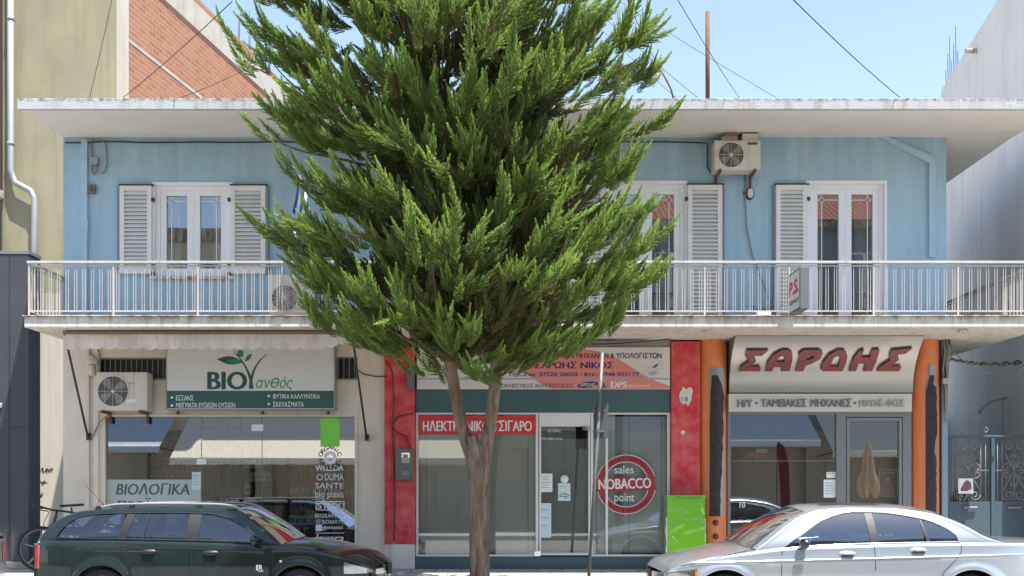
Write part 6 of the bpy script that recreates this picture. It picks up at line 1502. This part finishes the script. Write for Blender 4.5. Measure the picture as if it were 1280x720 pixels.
BM = dict(x=(-2.36, 2.19), w=([-2.36, -2.25, -2.0, -1.4, 0, 1.4, 1.80, 2.02, 2.12, 2.19], [.72, .80, .85, .892, .90, .885, .85, .80, .74, .66]),
    zb=([-2.36, -2.2, -1.6, -.8, 0, .8, 1.2, 1.7, 1.98, 2.12, 2.19], [.93, .985, 1.0, .995, .975, .945, .900, .830, .765, .71, .64]), g=[.90, .955, .985, 1.0, .985, .935], crease=pchip([-2.4, 2.4], [.84, .74]),
    axles=(-1.315, 1.52), arch=.368, az=.325, wr=.325, flare=.020, sill=.20,
    crown=([-2.36, -1.6, .8, 1.2, 1.7, 2.19], [.035, .045, .07, .066, .042, .045]), bow=([-2.36, -1.6, -.9, 0, .5, 1.15, 1.8, 2.19], [-.12, -.10, -.05, 0, .08, .18, .13, .11]), deck=-1.50,
    tail=-1.72, cowl=1.16, zr=([-1.72, -1.55, -1.25, -.9, -.5, 0, .35, .62, .9, 1.16], [1.0, 1.055, 1.22, 1.345, 1.395, 1.405, 1.385, 1.30, 1.12, .92]), rcrown=([-1.72, -1.2, -.7, 0, .5, 1.16], [.04, .05, .05, .045, .06, .09]), tumble=.215,
    ws_top=.52, rw_top=-1.02, rwoff=0.0,
    dlo_top=([-1.20, -1.195, -1.15, -1.02, -.80, -.27, -.02, .12, .36, .60, .84], [1.015, 1.04, 1.10, 1.19, 1.275, 1.350, 1.352, 1.335, 1.255, 1.10, .945]), dlo_bot=([-1.20, 0, .84], [1.010, .985, .935]),
    panes=[(-1.20, -.82), (-.80, -.24), (-.17, .84)], pillars=[(-.25, -.16, .03), (-.83, -.795, .06)], pillarm=M['dark'],
    gaps=[[(-1.20, 1.0), (-1.20, .90), (-1.12, .80), (-.98, .66), (-.93, .5), (-.93, .3)], [(-.20, .97), (-.20, .3)], [(.84, .93), (.87, .88), (.89, .3)], [(1.18, .93), (2.02, .73)]], handles=[(-.70, .915), (.12, .875)], handlem=silver,
    mirror=(.58, 1.00), mirrorm=surf('black_gloss_mirror', (.012, .012, .014), .15, coat=1), wsglass=M['glass_car'], seats=(.10, -.85), seatm=seatg, dashm=surf('red_brown_dash', (.20, .03, .03), .7), drive=.37,
    patches=[('headlamp_surround', M['black'], 1.84, 2.17, lambda x: .56, lambda x: float(np.interp(x, [1.84, 2.17], [.695, .645])), .003), ('headlamp', headm, 1.87, 2.16, lambda x: .575, lambda x: float(np.interp(x, [1.87, 2.16], [.685, .635])), .006), ('headlamp_lens', M['lens'], 1.86, 2.165, lambda x: .57, lambda x: float(np.interp(x, [1.86, 2.165], [.69, .64])), .011), ('indicator_lamp', amber, 1.845, 1.87, cst(.575), cst(.68), .007),
             ('tail_lamp', redl, -2.34, -2.12, cst(.70), cst(.90), .004)],
    front=[('grille', M['black'], .04, .20, .50, .66, 2.19, .010), ('headlamp', headm, .28, .62, .54, .635, 2.19, .006), ('number_plate', M['paper'], -.26, .26, .34, .45, 2.19, .012), ('tail_lamp', redl, .40, .68, .70, .88, -2.36, -.008)],
    extra=[bm_extra])
make_car('silver saloon car with a black wing mirror parked in front of the right shop', BM, silver, M['glass_carb'], M['chrome'], ((1073 - 640) / 109.0, -5.10 + .90, 0), math.pi)

# ------------------------------------------------------------------ the cypress in front
rs = np.random.RandomState(12)
TY = -2.75
tree = thing('cypress_tree', 'large green cypress with a forked bare trunk standing at the kerb between the cars', 'tree', (X(600, TY), TY, swz(-1.9)))
bark = None
mB, nB, lB, bB = nmat('cypress_bark'); coB = nB.new('ShaderNodeTexCoord').outputs['Object']
f1 = noise(nB, lB, 13.0, coB, 6.0, .7, (1, 1, .16)); f2 = noise(nB, lB, 60.0, coB, 4.0, .7, (1, 1, .2))
cB = mixc(nB, lB, ramp(nB, lB, f1, .38, .62), (.20, .125, .085), (.50, .37, .27)); cB = mixc(nB, lB, ramp(nB, lB, noise(nB, lB, 3.0, coB), .5, .75), cB, (.27, .235, .20))
lB.new(cB, bB.inputs['Base Color']); bB.inputs['Roughness'].default_value = .95
bpB = nB.new('ShaderNodeBump'); bpB.inputs['Strength'].default_value = 1.0; bpB.inputs['Distance'].default_value = .06
adB = nB.new('ShaderNodeMath'); adB.operation = 'ADD'; lB.new(f1, adB.inputs[0]); lB.new(f2, adB.inputs[1]); lB.new(adB.outputs[0], bpB.inputs['Height']); lB.new(bpB.outputs[0], bB.inputs['Normal'])
def spl(pts, k=10):
    P = [np.array(p, float) for p in pts]; P = [2 * P[0] - P[1]] + P + [2 * P[-1] - P[-2]]; out = []
    for i in range(1, len(P) - 2):
        for t in np.linspace(0, 1, k, endpoint=False):
            a, b, c, d = P[i - 1:i + 3]; out.append(.5 * (2 * b + (c - a) * t + (2 * a - 5 * b + 4 * c - d) * t * t + (-a + 3 * b - 3 * c + d) * t ** 3))
    return out + [P[-2]]
def limb(mb, pts, rad, n=18, rough=.10, k=10, seed=0):
    C = spl(pts, k); m = len(C); rr = np.interp(np.linspace(0, 1, m), np.linspace(0, 1, len(rad)), rad); rng = np.random.RandomState(seed); ph = rng.rand(8) * 6.28; ring = []
    for i, c in enumerate(C):
        d = C[min(i + 1, m - 1)] - C[max(i - 1, 0)]; d /= np.linalg.norm(d); u = np.cross(d, (0, 1, .2)); u /= np.linalg.norm(u); v = np.cross(d, u); row = []
        for q in range(n + 1):
            a = 2 * math.pi * (q % n) / n; s_ = i * .12
            w = 1 + rough * (.5 * math.sin(3 * a + ph[0] + .6 * s_) + .4 * math.sin(7 * a + ph[1] - .9 * s_) + .4 * math.sin(11 * a + ph[2] + 1.7 * s_) + .3 * math.sin(2 * a + 2.2 * s_ + ph[3]))
            row.append(tuple(c + (u * math.cos(a) + v * math.sin(a)) * rr[i] * w))
        ring.append(row)
    mb.grid(ring)
def tp(px, py, y=TY): return (X(px, y), y, Z(py, y))
tm = MB()
limb(tm, [tp(600, 745), tp(599, 710), tp(599, 660), tp(599, 615), tp(598, 580), tp(596, 556)], [.150, .132, .128, .132, .160, .150], 24, .12, 12, 1)
limb(tm, [tp(600, 600), tp(590, 570), tp(582, 548), tp(572, 510), tp(562, 450, TY - .05), tp(556, 400, TY - .15), tp(553, 300, TY - .3), tp(548, 150, TY - .5), tp(540, -60, TY - .6)], [.095, .10, .092, .082, .078, .085, .07, .05, .02], 20, .12, 10, 2)
limb(tm, [tp(598, 605), tp(604, 572), tp(609, 548), tp(616, 505), tp(621, 450, TY - .1), tp(624, 390, TY - .25), tp(618, 280, TY - .5), tp(625, 120, TY - .7), tp(615, -60, TY - .8)], [.088, .096, .088, .08, .078, .085, .07, .05, .02], 20, .12, 10, 3)
limb(tm, [tp(598, 575, TY - .10), tp(592, 556, TY - .17), tp(589, 545, TY - .19)], [.06, .055, .045], 14, .2, 6, 4); limb(tm, [tp(603, 560, TY - .08), tp(606, 545, TY - .15), tp(604, 537, TY - .17)], [.05, .04, .03], 14, .2, 6, 5)
# crown envelope (pixels at the crown's own distance -> metres)
CY = -3.75; kk = (CAMD + CY) / F
env = [(458, 445, 728), (440, 410, 752), (425, 385, 775), (400, 362, 798), (360, 340, 822), (330, 342, 828), (290, 385, 830), (240, 388, 824), (200, 372, 822), (150, 325, 828), (100, 312, 825), (50, 303, 795), (0, 308, 768), (-80, 350, 730), (-180, 420, 670), (-300, 500, 600), (-360, 545, 560)]
ez = np.array([EYE + (HZ - e[0]) * kk for e in env]); el = np.array([(e[1] - 640) * kk for e in env]); er = np.array([(e[2] - 640) * kk for e in env])
FRONT, BACK = 1.95, 1.85
def envelope(z, th):
    l, r_ = np.interp(z, ez, el), np.interp(z, ez, er); c = (l + r_) / 2; hw = (r_ - l) / 2
    q = min(1, hw / 2.6); dy = (FRONT if math.sin(th) < 0 else BACK) * q
    return np.array((c + hw * math.cos(th), CY + dy * math.sin(th), z)), c
def make_plume(rng):
    V, Fc, A = [], [], []
    def kite(p, d, l, w, rngv, a0, a1):
        s_ = np.cross(d, rngv); s_ /= (np.linalg.norm(s_) + 1e-9); i = len(V)
        V.extend([p, p + d * l * .45 + s_ * w, p + d * l, p + d * l * .45 - s_ * w]); A.extend([a0, (a0 + a1) / 2, a1, (a0 + a1) / 2]); Fc.append((i, i + 1, i + 2, i + 3))
    K = 54
    for k in range(K):
        t = .04 + .95 * k / (K - 1); ph = 2.4 * k + rng.uniform(-.4, .4); ls = (.34 * (1 - t) ** .9 * min(1, .4 + t * 2.6) + .035) * rng.uniform(.7, 1.2); al = R(rng.uniform(24, 44)) * (1 - .55 * t)
        d = np.array((math.sin(al) * math.cos(ph), math.sin(al) * math.sin(ph) * .75, math.cos(al))); d /= np.linalg.norm(d); p0 = np.array((0, 0, t))
        rv = rng.normal(size=3)
        kite(p0, d, ls, .016, rv, .10 + .5 * t, .35 + .6 * t); kite(p0, d, ls * .9, .016, np.cross(d, rv), .1 + .5 * t, .3 + .6 * t)
        n = 6 + int(ls * 30)
        for m_ in range(n):
            s_ = .12 + .85 * m_ / n; q = rng.normal(size=3); dd = d + .75 * (q / np.linalg.norm(q)) * .8; dd[2] += .25; dd /= np.linalg.norm(dd)
            kite(p0 + d * ls * s_, dd, rng.uniform(.045, .09) * (1.15 - .5 * s_) * (1 - .45 * t), .0095 * (1 - .3 * t), rng.normal(size=3), .15 + .35 * t + .3 * s_, .35 + .4 * t + .35 * s_)
    return np.array(V), np.array(Fc), np.clip(np.array(A), 0, 1)
protos = [make_plume(rs) for _ in range(7)]
AV, AF, AA, off = [], [], [], 0
twigs = MB()
def add_plume(b, d0, d1, L, wid, fresh_lit):
    global off
    V, Fc, A = protos[rs.randint(len(protos))]; a = rs.uniform(0, 6.28)
    t = V[:, 2]; ax_ = (d0 + d1); ax_ /= np.linalg.norm(ax_); u = np.cross(ax_, (0.3, .9, .1)); u /= np.linalg.norm(u); v = np.cross(ax_, u)
    c, s_ = math.cos(a), math.sin(a); lx = (V[:, 0] * c - V[:, 1] * s_) * wid; ly = (V[:, 0] * s_ + V[:, 1] * c) * wid
    P = b + L * (np.outer(t - .5 * t * t, d0) + np.outer(.5 * t * t, d1)) + np.outer(lx, u) + np.outer(ly, v)
    AV.append(P); AF.append(Fc + off); AA.append(np.clip(A * .85 + fresh_lit, 0, 1)); off += len(P)
def bough(tip, out, size, fresh_lit, n, wood=True):
    up = np.array((0, 0, 1.0)); d = out * .9 + up * rs.uniform(.15, .75) + rs.normal(size=3) * .15; d /= np.linalg.norm(d); Lb = size
    root = tip - d * Lb * .75 - out * Lb * .35
    side_ = np.cross(d, up); side_ /= (np.linalg.norm(side_) + 1e-9)
    for i in range(n):
        f = rs.uniform(0, 1) ** .8; b = root + (tip - root) * (f * .72) + rs.normal(size=3) * .05 * size
        dd = d + side_ * rs.uniform(-1.0, 1.0) + out * rs.uniform(-.1, .5) + rs.normal(size=3) * .12; dd[2] += .05; dd /= np.linalg.norm(dd)
        d1 = dd * .55 + up * rs.uniform(.35, .9) + rs.normal(size=3) * .15; d1 /= np.linalg.norm(d1)
        L = size * rs.uniform(.35, .85) * (1 - .15 * f); add_plume(b, dd, d1, L, L * rs.uniform(.75, .95), fresh_lit + rs.uniform(-.10, .12))
    add_plume(tip - d * size * .62, d, d * .5 + up * .7, size * .62, size * .55, fresh_lit + .05)
    return root
roots = []
pts_t = []
tries = 0
while len(pts_t) < 215 and tries < 20000:
    tries += 1
    z = rs.uniform(ez[0] + .05, ez[-1] - .1); th = rs.uniform(0, 2 * math.pi); hw = (np.interp(z, ez, er) - np.interp(z, ez, el)) / 2
    if rs.rand() > hw / 2.7: continue
    p, c = envelope(z, th)
    if all(np.linalg.norm((p - q) * np.array((1, 1, .75))) > .43 for q, _, _ in pts_t): pts_t.append((p, c, th))
for p, c, th in pts_t:
    ctr = np.array((c, CY, p[2] - .4)); out = p - ctr; out[2] *= .3; nrm = np.linalg.norm(out); out = out / nrm
    k = rs.uniform(.80, 1.13); tip = ctr + (p - ctr) * k
    low = 1 if p[2] < ez[0] + .9 else 0
    tip = tip + np.array((0, 0, .12 if not low else .22)); root = bough(tip, out, rs.uniform(.75, 1.15) * (.8 if low else 1), .04 + .10 * rs.rand(), 14); roots.append(root)
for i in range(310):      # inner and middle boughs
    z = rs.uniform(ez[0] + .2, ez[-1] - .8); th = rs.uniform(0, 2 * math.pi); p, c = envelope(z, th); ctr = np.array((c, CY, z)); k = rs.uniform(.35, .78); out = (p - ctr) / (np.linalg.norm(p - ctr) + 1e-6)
    roots.append(bough(ctr + (p - ctr) * k, out, rs.uniform(.9, 1.3), -.20, 10))  # inner sprays older and browner, with the crown's inner shade in their tone
for (px, py, y, dx, sz) in ((272, 62, -3.6, -1, 1.0), (298, 152, -3.5, -1, .8), (312, 285, -3.9, -1, 1.5), (345, 330, -4.0, -1, 1.1), (846, 152, -3.8, 1, .95), (836, 300, -3.8, 1, .7), (815, 45, -3.6, 1, .9), (345, 215, -4.3, -1, .8), (790, 10, -3.4, 1, .9), (455, 433, -3.0, -1, .6), (540, 460, -2.8, -1, .5), (735, 430, -3.6, 1, .6), (425, 418, -3.7, -1, .8), (480, 448, -3.8, -.6, .7), (690, 440, -3.9, .7, .7), (770, 408, -3.7, 1, .8), (640, 446, -4.3, .2, .7), (565, 452, -4.4, -.2, .7), (800, 375, -3.5, 1, .8)):
    tip = np.array(tp(px, py, y)); out = np.array((dx * 1.0, -.1, 0)); out /= np.linalg.norm(out); roots.append(bough(tip, out, sz, .08, 9 if sz > 1.2 else 6)); xt = roots[-1]; py > 400 or limb(tm, [(xt[0] - out[0] * 1.3, xt[1] + .25, xt[2] - .25), (xt[0] - out[0] * .6, xt[1] + .12, xt[2] - .10), tuple(xt), tuple(tip * .7 + xt * .3)], [.022, .017, .012, .005], 6, .1, 4, 7)
for r_ in roots:
    zc = max(ez[0] + .1, r_[2] - .55 - .25 * abs(r_[0] + .8)); zc = min(zc, 9.0)
    fx = np.interp(zc, [EYE + (HZ - q) * (CAMD + TY) / F for q in (600, 450, 300, 0)], [X(600, TY), X(562 if r_[0] < -.6 else 621, TY), X(555 if r_[0] < -.6 else 618, TY), X(545 if r_[0] < -.6 else 618, TY)])
    a = np.array((fx, TY - .12 * max(0, zc - 3.2), zc)); mid = (a + r_) / 2 + np.array((0, 0, -.10))
    if zc > 3.3 and rs.rand() < .45: limb(tm, [a, mid, r_, r_ + (r_ - mid) * .35 + np.array((0, 0, .12))], [.030, .021, .011, .005], 6, .1, 4, 7)
build(tm, 'trunk', mB, tree)
V = np.concatenate(AV); Fq = np.concatenate(AF); A = np.concatenate(AA)
me = bpy.data.meshes.new('crown'); me.vertices.add(len(V)); me.vertices.foreach_set('co', (V - np.array(tree.location)).astype(np.float32).ravel())
me.loops.add(len(Fq) * 4); me.loops.foreach_set('vertex_index', Fq.astype(np.int32).ravel()); me.polygons.add(len(Fq)); me.polygons.foreach_set('loop_start', np.arange(0, len(Fq) * 4, 4, dtype=np.int32)); me.polygons.foreach_set('loop_total', np.full(len(Fq), 4, np.int32))
at_ = me.attributes.new('growth_and_light', 'FLOAT', 'POINT'); at_.data.foreach_set('value', A.astype(np.float32)); me.update(); me.validate()
mL, nL, lL, bL = nmat('cypress_foliage'); atn = nL.new('ShaderNodeAttribute'); atn.attribute_name = 'growth_and_light'
cr_ = nL.new('ShaderNodeValToRGB'); e_ = cr_.color_ramp.elements; e_[0].position = .12; e_[0].color = (.25, .215, .10, 1); e_[1].position = 1.0; e_[1].color = (.64, .78, .19, 1)  # new growth paler at tips; contrast raised to paint sunlit tips over shade
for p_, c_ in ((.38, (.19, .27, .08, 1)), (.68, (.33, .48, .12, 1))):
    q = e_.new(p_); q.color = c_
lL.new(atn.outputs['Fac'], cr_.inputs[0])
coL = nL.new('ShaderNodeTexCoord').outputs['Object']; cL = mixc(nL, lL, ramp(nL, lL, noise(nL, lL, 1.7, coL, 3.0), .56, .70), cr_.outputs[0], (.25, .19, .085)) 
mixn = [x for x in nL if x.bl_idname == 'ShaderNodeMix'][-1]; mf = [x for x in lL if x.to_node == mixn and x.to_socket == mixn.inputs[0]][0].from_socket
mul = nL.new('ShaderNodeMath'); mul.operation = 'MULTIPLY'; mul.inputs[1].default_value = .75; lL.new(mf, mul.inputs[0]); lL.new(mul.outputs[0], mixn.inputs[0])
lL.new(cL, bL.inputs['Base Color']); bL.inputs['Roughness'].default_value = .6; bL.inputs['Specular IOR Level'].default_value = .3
tr = nL.new('ShaderNodeBsdfTranslucent'); lL.new(cL, tr.inputs[0]); mxs = nL.new('ShaderNodeMixShader'); mxs.inputs[0].default_value = .48
lL.new(bL.outputs[0], mxs.inputs[1]); lL.new(tr.outputs[0], mxs.inputs[2]); lL.new(mxs.outputs[0], nL['Material Output'].inputs[0])
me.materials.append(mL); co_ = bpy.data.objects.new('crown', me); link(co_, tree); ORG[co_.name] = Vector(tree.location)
print('crown faces', len(Fq))
